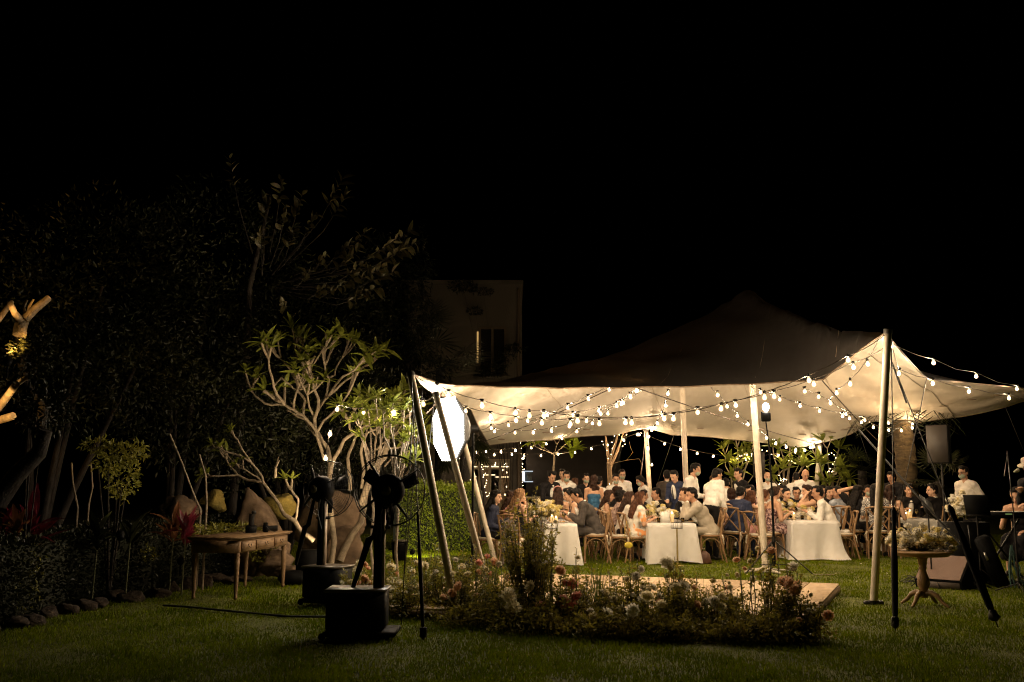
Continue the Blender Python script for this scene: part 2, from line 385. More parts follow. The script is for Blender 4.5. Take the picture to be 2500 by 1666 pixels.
pole(GX(1677, 23), P(1661, 830, 22.2), .06, 'cross')
pole(GX(1590, 26.6), P(1577, 1048, 27), .06, 'cross')
pole(GX(1976, 26.2), P(2002, 1088, 27), .06, 'cross')
pole(GX(1209, 11.95), P(1063, 960, 12.25), .04)
pole(GX(1213, 18.2), P(1118, 1020, 19.2), .045)
# guy lines with dark strap sleeves
def guy(a, b, sleeve=None, r=.007, name='guy_rope', sr=.03):
    m = MB(); m.tube([a, a.lerp(b, .5), b], r, n=6); o = tpart(m.build(name, m_cable, tent))
    if sleeve:
        s0, s1 = a.lerp(b, sleeve[0]), a.lerp(b, sleeve[1]); q = MB()
        q.tube([s0, s0.lerp(s1, .04), s0.lerp(s1, .15), s0.lerp(s1, .5), s0.lerp(s1, .9), s1], [sr * .4, sr * .8, sr * .55, sr, sr * .8, sr * .3], n=8, flat=.5)
        q.build('strap_sleeve', m_black, o)
        k = MB(); k.tube([s1.lerp(s0, .06), s1, s1 - Vector((0, 0, .03))], [sr * .5, sr * 1.1, sr * .5], n=8); k.box(s1.lerp(s0, .03), (.07, .03, .1), bev=.01); k.build('ratchet_buckle', m_blackm, o)
        c = MB(); cc = s0.lerp(a, .02); R = (b - a).to_track_quat('Z', 'Y').to_matrix()
        pts = [cc + R @ Vector((math.sin(t) * .022, 0, math.cos(t) * .06)) for t in np.linspace(0, 2 * math.pi, 15)]
        c.tube(pts, .005, n=5); c.build('carabiner', m_chrome, o)
    return o
guy(P(1005, 925, 12.0), G(1034, 1562) + Vector((0, 0, .0)), (.57, .99), sr=.022)
tpa = P(2176, 835, 12.3)
guy(tpa, G(2186, 1540), (.62, .985), sr=.036)
kn = P(2178, 885, 12.2)
guy(kn, G(2437, 1532), (.58, .97), sr=.06)
guy(P(2180, 893, 12.25), P(2213, 984, 11.9), None, .012)
guy(P(2262, 926, 14.8), P(2192, 1262, 14.6), None)
guy(P(2097, 1050, 13.4), P(2345, 1330, 12.2), None, .012)
guy(P(2097, 1054, 25.6), GX(2180, 28.5), None)
for (a, b) in [((1577, 1050, 27), (1545, 24.5)), ((1645, 1064, 27), (1560, 30)), ((2012, 1095, 27), (2105, 31)), ((1195, 1087, 25), (1165, 27)), ((1032, 945, 12.4), (985, 13)), ((1062, 962, 12.5), (1010, 13.5)), ((1012, 920, 12.3), (985, 11)), ((1150, 1000, 20.5), (1100, 22)), ((2455, 995, 23.6), (2580, 27))]:
    guy(P(*a), GX(*b), None, .006)
# ================================================================ festoon lights
def bulb_mesh(m, name):
    b = MB();  b.lathe((0, 0, 0), [(.011, -.018), (.017, -.03), (.027, -.058), (.03, -.072), (.026, -.088), (.015, -.098), (.004, -.1)], n=8); return b.mesh(name, m)
BM = bulb_mesh(m_env, 'bulb')
FIL = []
for m_ in (m_bulb, m_bulb_far, ME('dim_filament', (1, .68, .36), BULB_E * 1.8), ME('bright_filament', (1, .76, .47), BULB_E * 5.6)):
    b_ = MB(); b_.ell((0, 0, -.066), (.0135, .0135, .018), None, 8, 5); FIL.append(b_.mesh('filament', m_))
s_ = MB(); s_.lathe((0, 0, 0), [(.013, .018), (.02, .01), (.02, -.012), (.014, -.02)], n=8); s_.box((0, 0, .012), (.055, .022, .022), bev=.005); SOCK = s_.mesh('socket', m_black)
m_wire = M('festoon_wire', (.03, .022, .015), .6, .2)
def z1(x, y): return (960 + x / 3.92, 860 + y / 3.92)
def z2(x, y): return (1500 + x / 3.92, 860 + y / 3.92)
def z3(x, y): return (1980 + x / 4.4808, 760 + y / 4.4808)
def z4(x, y): return (500 + x / 3.92, 800 + y / 3.92)
NB = 0
def festoon(pts, D0, D1, label, pre=None, post=None, far=False):
    """pts: survey positions of the bulbs; D0..D1 distance at both ends"""
    global NB
    n = len(pts); ps = []
    for i, (x, y) in enumerate(pts):
        t = i / max(1, n - 1); D = D0 + (D1 - D0) * t
        ps.append(P(x, y, D) + Vector((0, 0, .075)))
    root = empty('festoon_string', ps[0], label=label, cat='string lights', group='bulb strings hung about the tent')
    line = []
    if pre: line += bez(P(*pre), ps[0] , .03, 5)[:-1]
    for i in range(n):
        line.append(ps[i])
        if i < n - 1:
            mid = (ps[i] + ps[i + 1]) / 2 - Vector((0, 0, (ps[i] - ps[i + 1]).length * .02)); line.append(mid)
    if post: line += bez(ps[-1], P(*post), .03, 5)[1:]
    w = MB(); w.tube([p - ps[0] for p in line], .0055, n=5); w.build('wire', m_wire, root)
    for i, p in enumerate(ps):
        b = link('bulb', BM, root, TM(p - ps[0], (rnd.uniform(-.12, .12), rnd.uniform(-.12, .12), 0), (1, 1, rnd.uniform(.9, 1.05))))
        link('filament', FIL[1 if far else rnd.choice((0, 0, 2, 3))], b)
        link('socket', SOCK, b, TM((0, 0, 0), (0, 0, rnd.uniform(0, 3)))); NB += 1
festoon([z1(418, 362), z1(527, 425), z1(848, 520), z1(1168, 597), z1(1303, 618), z1(1440, 618), z1(1765, 668), z1(2228, 687), z2(570, 648), z2(1025, 553), z2(1437, 440), z2(1858, 278), z2(2238, 90)], 12.6, 12.6, 'longest bulb string sweeping across the open front of the tent to the tall right pole', pre=(1008, 915, 12.3), post=(2160, 818, 12.4))
festoon([z1(693, 575), z1(932, 628), z1(1174, 665), z1(1422, 688), z1(1693, 698), z1(1970, 695), z1(2283, 682), z2(483, 645), z2(797, 585), z2(1158, 520), z2(1530, 428), z2(1907, 315), z2(2285, 155)], 14.2, 13, 'bulb string just behind the front one, dipping lowest near the tent middle', pre=(1080, 950, 13.4), post=(2168, 842, 12.5))
festoon([z1(936, 733), z1(1103, 705), z1(1284, 665), z1(1472, 610), z1(1720, 613), z1(1970, 570), z1(2178, 505), z1(2270, 435), z1(2332, 378)], 20.5, 15.2, 'bulb string rising from the softbox side towards the front hem of the tent', pre=(1170, 1050, 21.5))
festoon([z1(973, 765), z1(1168, 780), z1(1342, 778), z1(1512, 758), z1(1683, 720), z1(1850, 665), z1(1988, 600), z1(2197, 492), z2(157, 435), z2(213, 378)], 22, 15.2, 'sagging bulb string crossing the left underside of the tent', pre=(1170, 1055, 22.5))
festoon([z1(1672, 540), z1(1865, 457), z1(2067, 362)], 17.5, 15.2, 'short steep string of three bulbs under the front hem', pre=z1(1280, 670) + (20,))
festoon([z1(1617, 832), z1(1758, 765), z1(1907, 687), z1(2055, 595), z1(2140, 522)], 25.5, 16.5, 'string of five bulbs climbing from the rear hem towards the front hem', post=z2(270, 360) + (15.2,))
festoon([z2(517, 407), z2(488, 520), z2(455, 612), z2(411, 685), z2(385, 732), z2(360, 753)], 17.5, 26.5, 'curved bulb string running down to the low rear pole', pre=z2(523, 340) + (15.4,))
festoon([z2(988, 420), z2(1075, 527), z2(1176, 618), z2(1278, 697), z2(1458, 828), z2(1547, 877), z2(1646, 913), z2(1735, 937), z2(1825, 948), z2(1907, 912)], 17, 26.8, 'bulb string passing behind the front mast down to the rear right pole', pre=z2(925, 335) + (15.2,))
festoon([z2(1395, 395), z2(1582, 463), z2(1775, 522), z2(1968, 572), z2(2183, 618), z2(2250, 640)], 17.2, 20, 'bulb string sagging to the right of the front mast', pre=z2(1300, 320) + (16,))
festoon([z2(1820, 385), z2(1957, 435), z2(2065, 495), z2(2216, 600)], 15.6, 19.5, 'string of four bulbs beside the dark triangular hem tie', pre=z2(1805, 340) + (15.2,), post=z3(640, 1170) + (24,))
festoon([z3(617, 592), z3(433, 803), z3(281, 907), z3(210, 1015)], 13.2, 16.5, 'string of four bulbs hanging just left of the tall right pole', pre=(2150, 815, 12.7))
festoon([z3(1337, 578), z3(1805, 720), z3(2255, 857)], 14, 18, 'bulb string outside the tent against the black sky on the right', pre=(2182, 840, 12.4), post=(2560, 975, 19))
festoon([z3(877, 400), z3(967, 693), z3(1335, 798), z3(1733, 885), z3(2165, 957)], 12.75, 17, 'bulb string under the right wing of the tent, from the tall pole top', post=(2560, 985, 18))
festoon([z3(345, 1155), z3(585, 1197), z3(683, 1275), z3(850, 1310), z3(987, 1312), z3(1107, 1282)], 20, 23.5, 'small sagging string of bulbs behind the tall right pole', post=z3(1210, 1225) + (24,), far=True)
festoon([z3(555, 1220), z3(845, 1228), z3(1107, 1245)], 22, 24, 'flat string of three bulbs along the rear hem on the right', far=True)
festoon([z1(798, 962), z1(888, 955), z1(1030, 957), z1(1170, 945), z1(1320, 923), z1(1465, 885)], 26.5, 26, 'short far string of six bulbs below the rear left hem', pre=(1150, 1100, 27), far=True)
festoon([z1(965, 988), z1(1137, 985), z1(1250, 1000), z1(1413, 997), z1(1578, 983), z1(1738, 962), z1(1895, 930), z1(2052, 895), z1(2205, 850), z1(2340, 797), z2(237, 797), z2(330, 815)], 28, 27, 'far bulb string in the dark from the house to the low rear pole', far=True)
festoon([z2(480, 882), z2(632, 935), z2(790, 973), z2(945, 1002), z2(1107, 1020), z2(1262, 1022), z2(1420, 1015), z2(1572, 992), z2(1728, 960), z2(1873, 917)], 27.5, 28, 'far bulb string in the dark between the two rear poles', pre=(1582, 1062, 27), far=True)
festoon([z2(320, 925), z2(358, 1085)], 26.5, 26.4, 'two bulbs dangling beside the low rear pole', pre=(1579, 1050, 26.9), far=True)
festoon([z1(283, 507), z4(1807, 820), z4(1520, 825), z4(1270, 788)], 13, 15, 'four bulbs strung from the left tent pole into the frangipani branches', pre=(1055, 968, 13.2))
festoon([z4(1203, 1025), z4(1153, 1263)], 13.4, 13.4, 'two bulbs hanging down the frangipani trunk')
# ================================================================ timber platform
pl0 = G(2052, 1446); pl1 = G(1957, 1530)
plat = empty('dance_platform', G(1600, 1480), label='low plywood platform lying on the lawn behind the flower bed', cat='platform')
PI_ = Matrix.Translation(-plat.location)
m_ply = [M('plywood%d' % k, c, .75, .25, 3, .2, 40, stretch=(1, 5, 1)) for k, c in enumerate([(.50, .35, .20), (.40, .27, .15), (.56, .41, .25)])]
BR_, FR_ = G(2054, 1445), G(1940, 1560)            # rear right and front right corners
ub = (G(1500, 1424) - BR_).normalized(); uf = (FR_ - BR_).normalized()
PW, PL_, TH = 1.22, 2.44, .10
for i in range(4):
    for j in range(2):
        for k in range(3):
            w = PW - .012; dd = (FR_ - BR_).length / 2
            c = BR_ + ub * (PW * i * 1.0 + PW / 2 + (k * 0)) + uf * (dd * j + dd / 2)
            if k == 0:
                R = Matrix((ub, uf, Vector((0, 0, 1)))).transposed()
                for s3 in range(3):
                    cc = c + ub * ((s3 - 1) * PW / 3); q = MB(); q.box((0, 0, 0), (PW / 3 - .014, dd - .016, .018), bev=.003)
                    q.build('board', m_ply[(i + j + s3) % 3], plat, mw=PI_ @ TM(cc + Vector((0, 0, TH + rnd.uniform(0, .003)))) @ R.to_4x4())
fm = MB(); R = Matrix((ub, uf, Vector((0, 0, 1)))).transposed(); c = BR_ + ub * PW * 2 + uf * ((FR_ - BR_).length / 2) + Vector((0, 0, TH / 2 - .01))
for s5 in (-1, 0, 1): fm.box(c + uf * s5 * ((FR_ - BR_).length / 2 - .05), (PW * 4 - .04, .06, TH - .01), R=R)
for s5 in np.linspace(-1, 1, 6): fm.box(c + ub * s5 * (PW * 2 - .04), (.06, (FR_ - BR_).length - .04, TH - .012), R=R)
o = fm.build('under_frame', M('frame_timber', (.22, .15, .09), .8, .3), plat); o.matrix_basis = PI_
# ================================================================ cross-back chairs
def chair_meshes():
    D = {}
    q = MB(); q.lathe((0, 0, .445), [(.18, -.017), (.205, -.012), (.21, .008), (.2, .017)], n=18, sx=1.05, sy=1.0); D['seat'] = q.mesh('seat', m_wood)
    for nm, x in (('a', -1), ('b', 1)):
        q = MB(); q.tube([(x * .175, -.165, .44), (x * .185, -.18, .22), (x * .19, -.185, 0)], [.02, .018, .014], n=7); D['fl' + nm] = q.mesh('leg', m_wood)
        q = MB(); q.tube([(x * .19, .255, 0), (x * .185, .2, .22), (x * .18, .165, .45), (x * .185, .185, .62), (x * .195, .23, .8), (x * .19, .25, .90)], [.014, .018, .02, .018, .017, .015], n=7); D['rl' + nm] = q.mesh('leg', m_wood)
    q = MB(); q.tube([(-.21, .245, .885), (-.1, .272, .905), (0, .28, .91), (.1, .272, .905), (.21, .245, .885)], [.026, .03, .032, .03, .026], n=8, flat=.55); D['top'] = q.mesh('crest_rail', m_wood)
    for nm, x in (('a', -1), ('b', 1)):
        q = MB(); q.tube([(x * .17, .175, .50), (x * .09, .2 + .005 * x, .6), (0, .222 + .006 * x, .7), (-x * .1, .245, .8), (-x * .165, .255, .875)], .013, n=6); D['x' + nm] = q.mesh('cross_slat', m_wood)
    for nm, (ax, s) in {'f': (0, -1), 'k': (0, 1), 'l': (1, -1), 'r': (1, 1)}.items():
        q = MB(); pts = []
        for t in np.linspace(0, math.pi, 9):
            u, z = -math.cos(t) * .165, .24 + math.sin(t) * .17
            pts.append((u, s * .175 - (0 if s < 0 else -.01), z) if ax == 0 else (s * .18, u, z))
        q.tube(pts, .0095, n=5); D['h' + nm] = q.mesh('hoop_stretcher', m_wood)
    q = MB(); q.lathe((0, 0, .478), [(.15, -.02), (.195, -.013), (.2, .004), (.17, .018)], n=16); D['cushion'] = q.mesh('seat_cushion', M('cushion', (.62, .55, .45), .9, .1, 8, .3))
    for nm, x in (('a', -1), ('b', 1)):
        q = MB(); q.tube([(x * .17, .16, .47), (x * .2, .19, .46), (x * .215, .2, .4), (x * .2, .215, .31)], [.008, .014, .008, .006], n=5); q.tube([(x * .2, .19, .465), (x * .235, .2, .42), (x * .225, .19, .35)], .006, n=4); D['t' + nm] = q.mesh('cushion_tie', m_tie)
    return D
CH = chair_meshes()
PN = dict(seat='seat', fla='leg', flb='leg', rla='leg', rlb='leg', top='crest_rail', xa='cross_slat', xb='cross_slat', hf='hoop_stretcher', hk='hoop_stretcher', hl='hoop_stretcher', hr='hoop_stretcher', cushion='seat_cushion', ta='cushion_tie', tb='cushion_tie')
def chair(loc, rz, label, sc=1.0):
    r = empty('crossback_chair', loc, rz, sc, label, 'chair', 'wooden cross-back chairs at the long tables')
    for k, me in CH.items(): link(PN[k], me, r)
    return r
# ================================================================ people
C = dict(black=(.009, .008, .009), navy=(.018, .022, .045), navy2=(.028, .036, .075), grey=(.06, .052, .048), brownsuit=(.05, .04, .034), beige=(.40, .35, .28), white=(.78, .75, .7), offw=(.66, .6, .53), blue=(.03, .10, .20), pink=(.55, .27, .25), bluegrey=(.16, .17, .22), lightblue=(.38, .42, .5), hairb=(.006, .0045, .004), hairbr=(.028, .013, .008), hairau=(.065, .026, .013), hairbl=(.18, .10, .05), bald=(.4, .22, .13))
_mc = {}
def fab(key):
    if key in _mc: return _mc[key]
    if key == 'floral': m = M('orange_floral_print', (.72, .68, .6), .85, 0, 7, .2, 20, col2=(.75, .33, .12)); m.node_tree.nodes['Color Ramp'].color_ramp.elements[0].position = .56; m.node_tree.nodes['Color Ramp'].color_ramp.elements[1].position = .62
    elif key == 'stripe': m = stripes('striped_cloth', (.06, .04, .03), (.6, .5, .36), 16)
    elif key == 'paisley': m = M('paisley_cloth', (.1, .05, .045), .85, 0, 22, .2, 30, col2=(.5, .36, .3))
    elif key == 'houndstooth': m = stripes('houndstooth_cloth', (.02, .02, .03), (.65, .62, .58), 46, 'CHECK')
    elif key == 'lace': m = M('dark_floral_print', (.09, .04, .045), .85, 0, 26, .2, 30, col2=(.55, .38, .36)); m.node_tree.nodes['Color Ramp'].color_ramp.elements[0].position = .46; m.node_tree.nodes['Color Ramp'].color_ramp.elements[1].position = .54
    elif key == 'sequin': m = M('sequin_cloth', (.55, .25, .24), .35, .4, 60, .5, 90)
    else:
        c = C[key]; m = M(key + '_cloth', c, .85, .12, 5, .7, 11, sheen=0, spec=.2)
    _mc[key] = m; return m
def hairm(key):
    k = 'h' + key
    if k not in _mc: _mc[k] = M('hair_' + key, C[key], .6, .5, 30, .6, 90, stretch=(1, 1, .12), spec=.15)
    return _mc[k]
SKIN = [M('skin_a', (.52, .30, .19), .5, .06, 10, spec=.35), M('skin_b', (.58, .35, .235), .5, .06, 10, spec=.35), M('skin_c', (.44, .24, .15), .5, .06, 10, spec=.35)]
m_eye = M('eye_dark', (.02, .012, .01), .3, 0); m_lip = M('lips', (.35, .1, .08), .5, 0); m_mask = M('face_mask_cloth', (.3, .34, .26), .9, .05); m_shoe = M('shoe_leather', (.015, .012, .01), .4, .1)
TEX_H = bpy.data.textures.new('hair_noise', 'CLOUDS'); TEX_H.noise_scale = .035; TEX_C = bpy.data.textures.new('cloth_noise', 'CLOUDS'); TEX_C.noise_scale = .085
NP = 0
def person(px, py, D, face, pose='sit', lean=10, yaw=0, nod=0, arms=('table', 'table'), top=('suit', 'navy'), bottom=None, hair=('short', 'hairb'), mask=False, extra=(), label='', seatlabel=None, vox=.017, side=0, skin=None, noseat=False, curl=10):
    global NP
    NP += 1; sk = SKIN[NP % 3 if skin is None else skin]; r0 = random.Random(NP)
    sit = pose == 'sit'; pz = .53 if sit else .94
    L1, L2 = math.radians(lean), math.radians(lean + curl)
    sd = math.radians(side)
    def tor(x, y, z):   # torso frame; spine bends from lean to lean+curl
        b = .22
        if z <= b: a = L1; p = Vector((0, -math.sin(a) * z, math.cos(a) * z))
        else: a = L2; p = Vector((0, -math.sin(L1) * b - math.sin(a) * (z - b), math.cos(L1) * b + math.cos(a) * (z - b)))
        p += Vector((x, y * math.cos(a), y * math.sin(a)))
        p = Vector((p.x * math.cos(sd) + p.z * math.sin(sd), p.y, p.z * math.cos(sd) - p.x * math.sin(sd)))
        return Vector((0, 0, pz)) + p
    RT = lambda a: Euler((-a * -1, 0, 0)).to_matrix()
    Rlo, Rup = Euler((L1, sd, 0)).to_matrix(), Euler((L2, sd, 0)).to_matrix()
    neck = tor(0, .01, .52); hy, hp = math.radians(yaw), math.radians(nod) + L2 * .45
    RH = Euler((0, 0, hy)).to_matrix() @ Euler((hp, 0, 0)).to_matrix()
    HCn = neck + RH @ Vector((0, -.015, .155))
    def hd(x, y, z): return HCn + RH @ Vector((x, y, z))
    topz = hd(0, 0, .118)
    Hw = P(px, py, D); sc = min(1.13, max(.9, Hw.z / topz.z))
    a = math.radians(face); Rz = Matrix.Rotation(a, 3, 'Z')
    base = Hw - Rz @ Vector((topz.x, topz.y, 0)) * sc; base.z = 0
    root = empty('person', base, a, sc, label, 'person', None)
    sh = {-1: tor(-.165, .0, .455), 1: tor(.165, .0, .455)}
    hips = {-1: Vector((-.09, 0, pz)), 1: Vector((.09, 0, pz))}
    knees, ank = {}, {}
    for s in (-1, 1):
        if sit: knees[s] = Vector((s * .12, -.43, .52)); ank[s] = Vector((s * .12, -.43 + r0.uniform(-.05, .12), .09))
        else:
            st = r0.uniform(-.05, .05); knees[s] = Vector((s * .095, -.02 + st, .5)); ank[s] = Vector((s * .1, .02 + st * 2, .09))
    hands, elbows = {}, {}
    for s, am in ((-1, arms[0]), (1, arms[1])):
        S = sh[s]; hint = Vector((s * .4, .4, -1))
        if isinstance(am, (tuple, list)): T = tor(*am[:3]) if len(am) == 3 else Vector(am[1:4])
        elif am == 'table': T = Vector((s * .14, min(S.y - .22, -.3) - r0.uniform(0, .06), .79 + r0.uniform(0, .04)))
        elif am == 'elbow': T = hd(s * .05, -.11, -.10); hint = Vector((s * .2, -.3, -1))
        elif am == 'cheek': T = hd(s * .07, -.06, -.06); hint = Vector((s * .3, -.4, -1))
        elif am == 'lap': T = Vector((s * .1, -.28, .64))
        elif am == 'down': T = S + Vector((s * .07, -.03, -.545))
        elif am == 'front': T = Vector((s * .06, S.y - .27, S.z - .30))
        elif am == 'chest': T = Vector((s * .05, S.y - .25, S.z - .12))
        elif am == 'back': T = S + Vector((-s * .1, .2, -.45)); hint = Vector((s, .6, -.3))
        a1, b1 = .285, .27; d = T - S
        if d.length > a1 + b1 - .01: T = S + d.normalized() * (a1 + b1 - .01); d = T - S
        if d.length < .12: d = Vector((0, -.12, 0)); T = S + d
        dl = d.length; x = (a1 * a1 - b1 * b1 + dl * dl) / (2 * dl); h = math.sqrt(max(0, a1 * a1 - x * x)); dn = d.normalized()
        hh = hint - dn * hint.dot(dn); hh.normalize(); E = S + dn * x + hh * h
        hands[s], elbows[s] = T, E
    longs = top[0] in ('suit', 'shirt', 'jacket')
    # --- body
    def torso(m, g, z0=0.0, z1=.5, w=1.0, shoulders=True):
        if z0 < .1: m.ell(tor(0, .01, .02), (.165 * w + g, .125 + g, .13 + g), Rlo)
        if z0 < .25: m.ell(tor(0, 0, .17), (.14 * w + g, .1 + g, .17 + g), Rlo)
        m.ell(tor(0, 0, .335), (.155 * w + g, .112 + g, (.15 + g) if shoulders else .11), Rup)
        if shoulders:
            m.cap(sh[-1], sh[1], .062 + g, .062 + g)
            m.cap(tor(-.1, .005, .47), tor(.1, .005, .47), .065 + g, .065 + g)
    def arm(m, s, g, frac=1.0):
        S, E, T = sh[s], elbows[s], hands[s]
        if frac <= .5: m.cap(S, S.lerp(E, frac * 2), .058 + g, .05 + g); return
        m.cap(S, E, .054 + g, .042 + g)
        f = (frac - .5) * 2; m.cap(E, E.lerp(T, f), .042 + g, (.042 + (.027 - .042) * f) + g)
    fem = top[0] in ('dress', 'blouse', 'strapless')
    m = MB(); torso(m, -.006, w=.93 if fem else 1.0)
    m.cap(neck - Vector((0, 0, .05)), hd(0, .02, -.05), .058 if not fem else .05, .05 if not fem else .044)
    m.ell(hd(0, .012, .03), (.075, .094, .086), RH, 14, 10); m.ell(hd(0, -.022, -.03), (.062, .066, .08), RH, 14, 10)
    m.ell(hd(0, -.058, -.092), (.03, .026, .022), RH); m.cap(hd(0, -.085, .012), hd(0, -.108, -.03), .011, .017); m.cap(hd(-.035, -.074, .028), hd(.035, -.074, .028), .016, .016)
    for s in (-1, 1):
        m.ell(hd(s * .076, .012, -.012), (.012, .022, .034), RH); arm(m, s, 0)
        T, E = hands[s], elbows[s]; fd = (T - E).normalized(); pd = fd.cross(Vector((0, 0, 1)))
        if pd.length < .1: pd = Vector((1, 0, 0))
        pd.normalize(); dn_ = fd.cross(pd); dn_ = dn_ if dn_.z < 0 else -dn_
        pc = T + fd * .045; m.ell(pc, (.04, .05, .024), Matrix((pd, fd, pd.cross(fd))).transposed())
        for f in range(4):
            o_ = pd * (f - 1.5) * .02; ln = (.062, .07, .066, .052)[f]
            k1 = pc + fd * .035 + o_; k2 = k1 + fd * ln * .55 + dn_ * .012; k3 = k2 + fd * ln * .35 + dn_ * .026
            m.cap(k1, k2, .0115, .0105, 6); m.cap(k2, k3, .0105, .009, 6)
        ts = -s; b_ = T + fd * .02 + pd * ts * .03; m.cap(b_, b_ + fd * .035 + pd * ts * .028, .014, .011, 6); m.cap(b_ + fd * .035 + pd * ts * .028, b_ + fd * .065 + pd * ts * .03 + dn_ * .01, .011, .009, 6)
        m.cap(hips[s], knees[s], .075, .052); m.cap(knees[s], ank[s], .05, .034); m.cap(ank[s], ank[s] + Vector((0, -.1, -.055)), .03, .026)
    def rm(o, v, sm=3, cr=0.0):
        q = o.modifiers.new('weld', 'REMESH'); q.mode = 'VOXEL'; q.voxel_size = v; q.use_smooth_shade = True
        if sm: q2 = o.modifiers.new('soften', 'SMOOTH'); q2.iterations = sm; q2.factor = .5
        if cr: q3 = o.modifiers.new('creases', 'DISPLACE'); q3.texture = TEX_H if v < .015 else TEX_C; q3.strength = cr; q3.mid_level = .5
        return o
    rm(m.build('body', sk, root), .0125 if vox <= .017 else .017, 2)
    e = []
    if abs(((face + yaw + 180) % 360) - 180) < 115:
        for s in (-1, 1):
            q = MB(); q.ell(hd(s * .031, -.083, .006), (.013, .008, .0065), RH, 8, 5); q.cap(hd(s * .018, -.09, .027), hd(s * .045, -.083, .029), .0045, .0035, 5); q.build('eye', m_eye, root)
        if not mask: q = MB(); q.ell(hd(0, -.088, -.062), (.022, .009, .007), RH, 8, 5); q.build('mouth', m_lip, root)
    if mask:
        q = MB(); q.ell(hd(0, -.05, -.052), (.062, .056, .052), RH, 14, 9); q.cap(hd(.05, -.04, -.03), hd(.078, .02, -.0), .004, .004, 5); q.cap(hd(-.05, -.04, -.03), hd(-.078, .02, -.0), .004, .004, 5); q.build('face_mask', m_mask, root)
    if 'glasses' in extra:
        q = MB()
        for s in (-1, 1):
            q.tube([hd(s * .033 + math.cos(t) * .024, -.1, .006 + math.sin(t) * .018) for t in np.linspace(0, 2 * math.pi, 11)], .0022, n=4); q.cap(hd(s * .057, -.097, .01), hd(s * .078, .01, .005), .002, .002, 4)
        q.cap(hd(-.01, -.103, .01), hd(.01, -.103, .01), .002, .002, 4); q.build('glasses', m_black, root)
    # --- hair
    ht, hc = hair
    if ht != 'bald':
        q = MB()
        q.ell(hd(0, .026, .04), (.083, .092, .083), RH, 14, 10)
        if ht == 'short':
            q.ell(hd(r0.uniform(-.02, .02), -.022, .098), (.06, .052, .034), RH); q.cap(hd(-.066, .005, .045), hd(-.07, .008, -.022), .026, .013); q.cap(hd(.066, .005, .045), hd(.07, .008, -.022), .026, .013); q.ell(hd(0, .05, -.012), (.077, .058, .08), RH)
            q.ell(hd(r0.uniform(-.03, .03), -.0, .105), (.055, .05, .03), RH)
        else:
            q.ell(hd(0, .05, -.005), (.08, .062, .08), RH); q.ell(hd(0, -.03, .09), (.07, .05, .04), RH)
            for s in (-1, 1): q.cap(hd(s * .066, -.028, .065), hd(s * .078, .02, -.03), .022, .024)
        if ht == 'long':
            up = Vector((0, 0, 1)); sh_c = tor(0, .11, .36 if 'xlong' not in extra else .25)
            for s in (-1, 0, 1):
                a0 = hd(s * .045, .055, -.04); b0 = tor(s * .06, .1, .47); c0 = tor(s * .08, .115, .30 - r0.uniform(0, .08))
                q.cap(a0, b0, .055, .05); q.cap(b0, c0, .05, .026)
            for s in (-1, 1):
                if r0.random() < .8: a0 = hd(s * .076, .01, -.03); b0 = tor(s * .1, -.03, .47); q.cap(a0, b0, .026, .03); q.cap(b0, tor(s * .11, -.06, .33), .03, .016)
        if ht == 'bob': q.ell(hd(0, .035, -.03), (.098, .085, .095), RH); q.ell(hd(0, .05, .05), (.095, .09, .085), RH)
        if ht == 'bun': q.ell(hd(0, .115, .03), .042, RH); q.cap(hd(0, .06, -.04), hd(0, .11, 0.0), .04, .03)
        if ht == 'pony': q.cap(hd(0, .1, .02), hd(0, .13, -.1), .032, .026); q.cap(hd(0, .13, -.1), hd(0, .12, -.2), .026, .012)
        if ht == 'wavy':
            for k in range(9): q.ell(hd(r0.uniform(-.085, .085), .06 + r0.uniform(-.02, .04), -.05 - .045 * (k // 2)), r0.uniform(.04, .06), RH)
        rm(q.build('hair', hairm(hc), root), .0125, 1, .03)
    if 'hat' in extra:
        q = MB(); q.lathe(hd(0, .01, .06), [(.15, -.012), (.155, 0), (.1, .008), (.092, .05), (.085, .09), (.05, .1)], n=16, R=RH); q.build('hat', fab('beige'), root)
    if 'headband' in extra:
        q = MB(); q.tube([hd(math.cos(t) * .088, .03, .045 + math.sin(t) * .092) for t in np.linspace(0, math.pi, 10)], .009, n=5); q.build('headband', fab('pink'), root)
    if 'earphones' in extra: pass
    # --- clothes
    kind, col = top; f = fab(col)
    if kind in ('suit', 'shirt', 'jacket', 'blouse'):
        q = MB(); g = .022 if kind == 'suit' else .014
        torso(q, g, w=.95 if kind == 'blouse' else 1.03)
        if kind == 'suit':
            q.ell(tor(0, .01, -.03), (.2, .17, .15), Rlo); q.ell(tor(0, .005, .17), (.168, .14, .19), Rlo); q.ell(tor(0, .01, .33), (.18, .14, .15), Rup)
        for s in (-1, 1): arm(q, s, g + .002, {'suit': .93, 'jacket': .93, 'shirt': .93 if 'short' not in extra else .42, 'blouse': .36}[kind])
        rm(q.build({'suit': 'jacket', 'shirt': 'shirt', 'jacket': 'jacket', 'blouse': 'blouse'}[kind], f, root), .0185, 2, .035)
        q = MB(); cc = tor(0, .006, .505)
        q.tube([cc + Rup @ Vector((math.cos(t) * .062, math.sin(t) * .062 - .0, .0 + (.02 if math.sin(t) > -.5 else .0))) for t in np.linspace(-1.2, 4.3, 12)], .016, n=5); q.build('collar', fab('white') if kind == 'suit' else f, root)
        if kind == 'suit':
            q = MB(); q.ell(tor(0, -.142, .36), (.05, .045, .155), Rup, 10, 8); q.build('shirt_front', fab('white'), root)
            for s in (-1, 1):
                if abs(((face + 180) % 360) - 180) < 120: q = MB(); w0 = elbows[s].lerp(hands[s], .9); q.cap(w0, elbows[s].lerp(hands[s], .99), .034, .033); q.build('shirt_cuff', fab('white'), root)
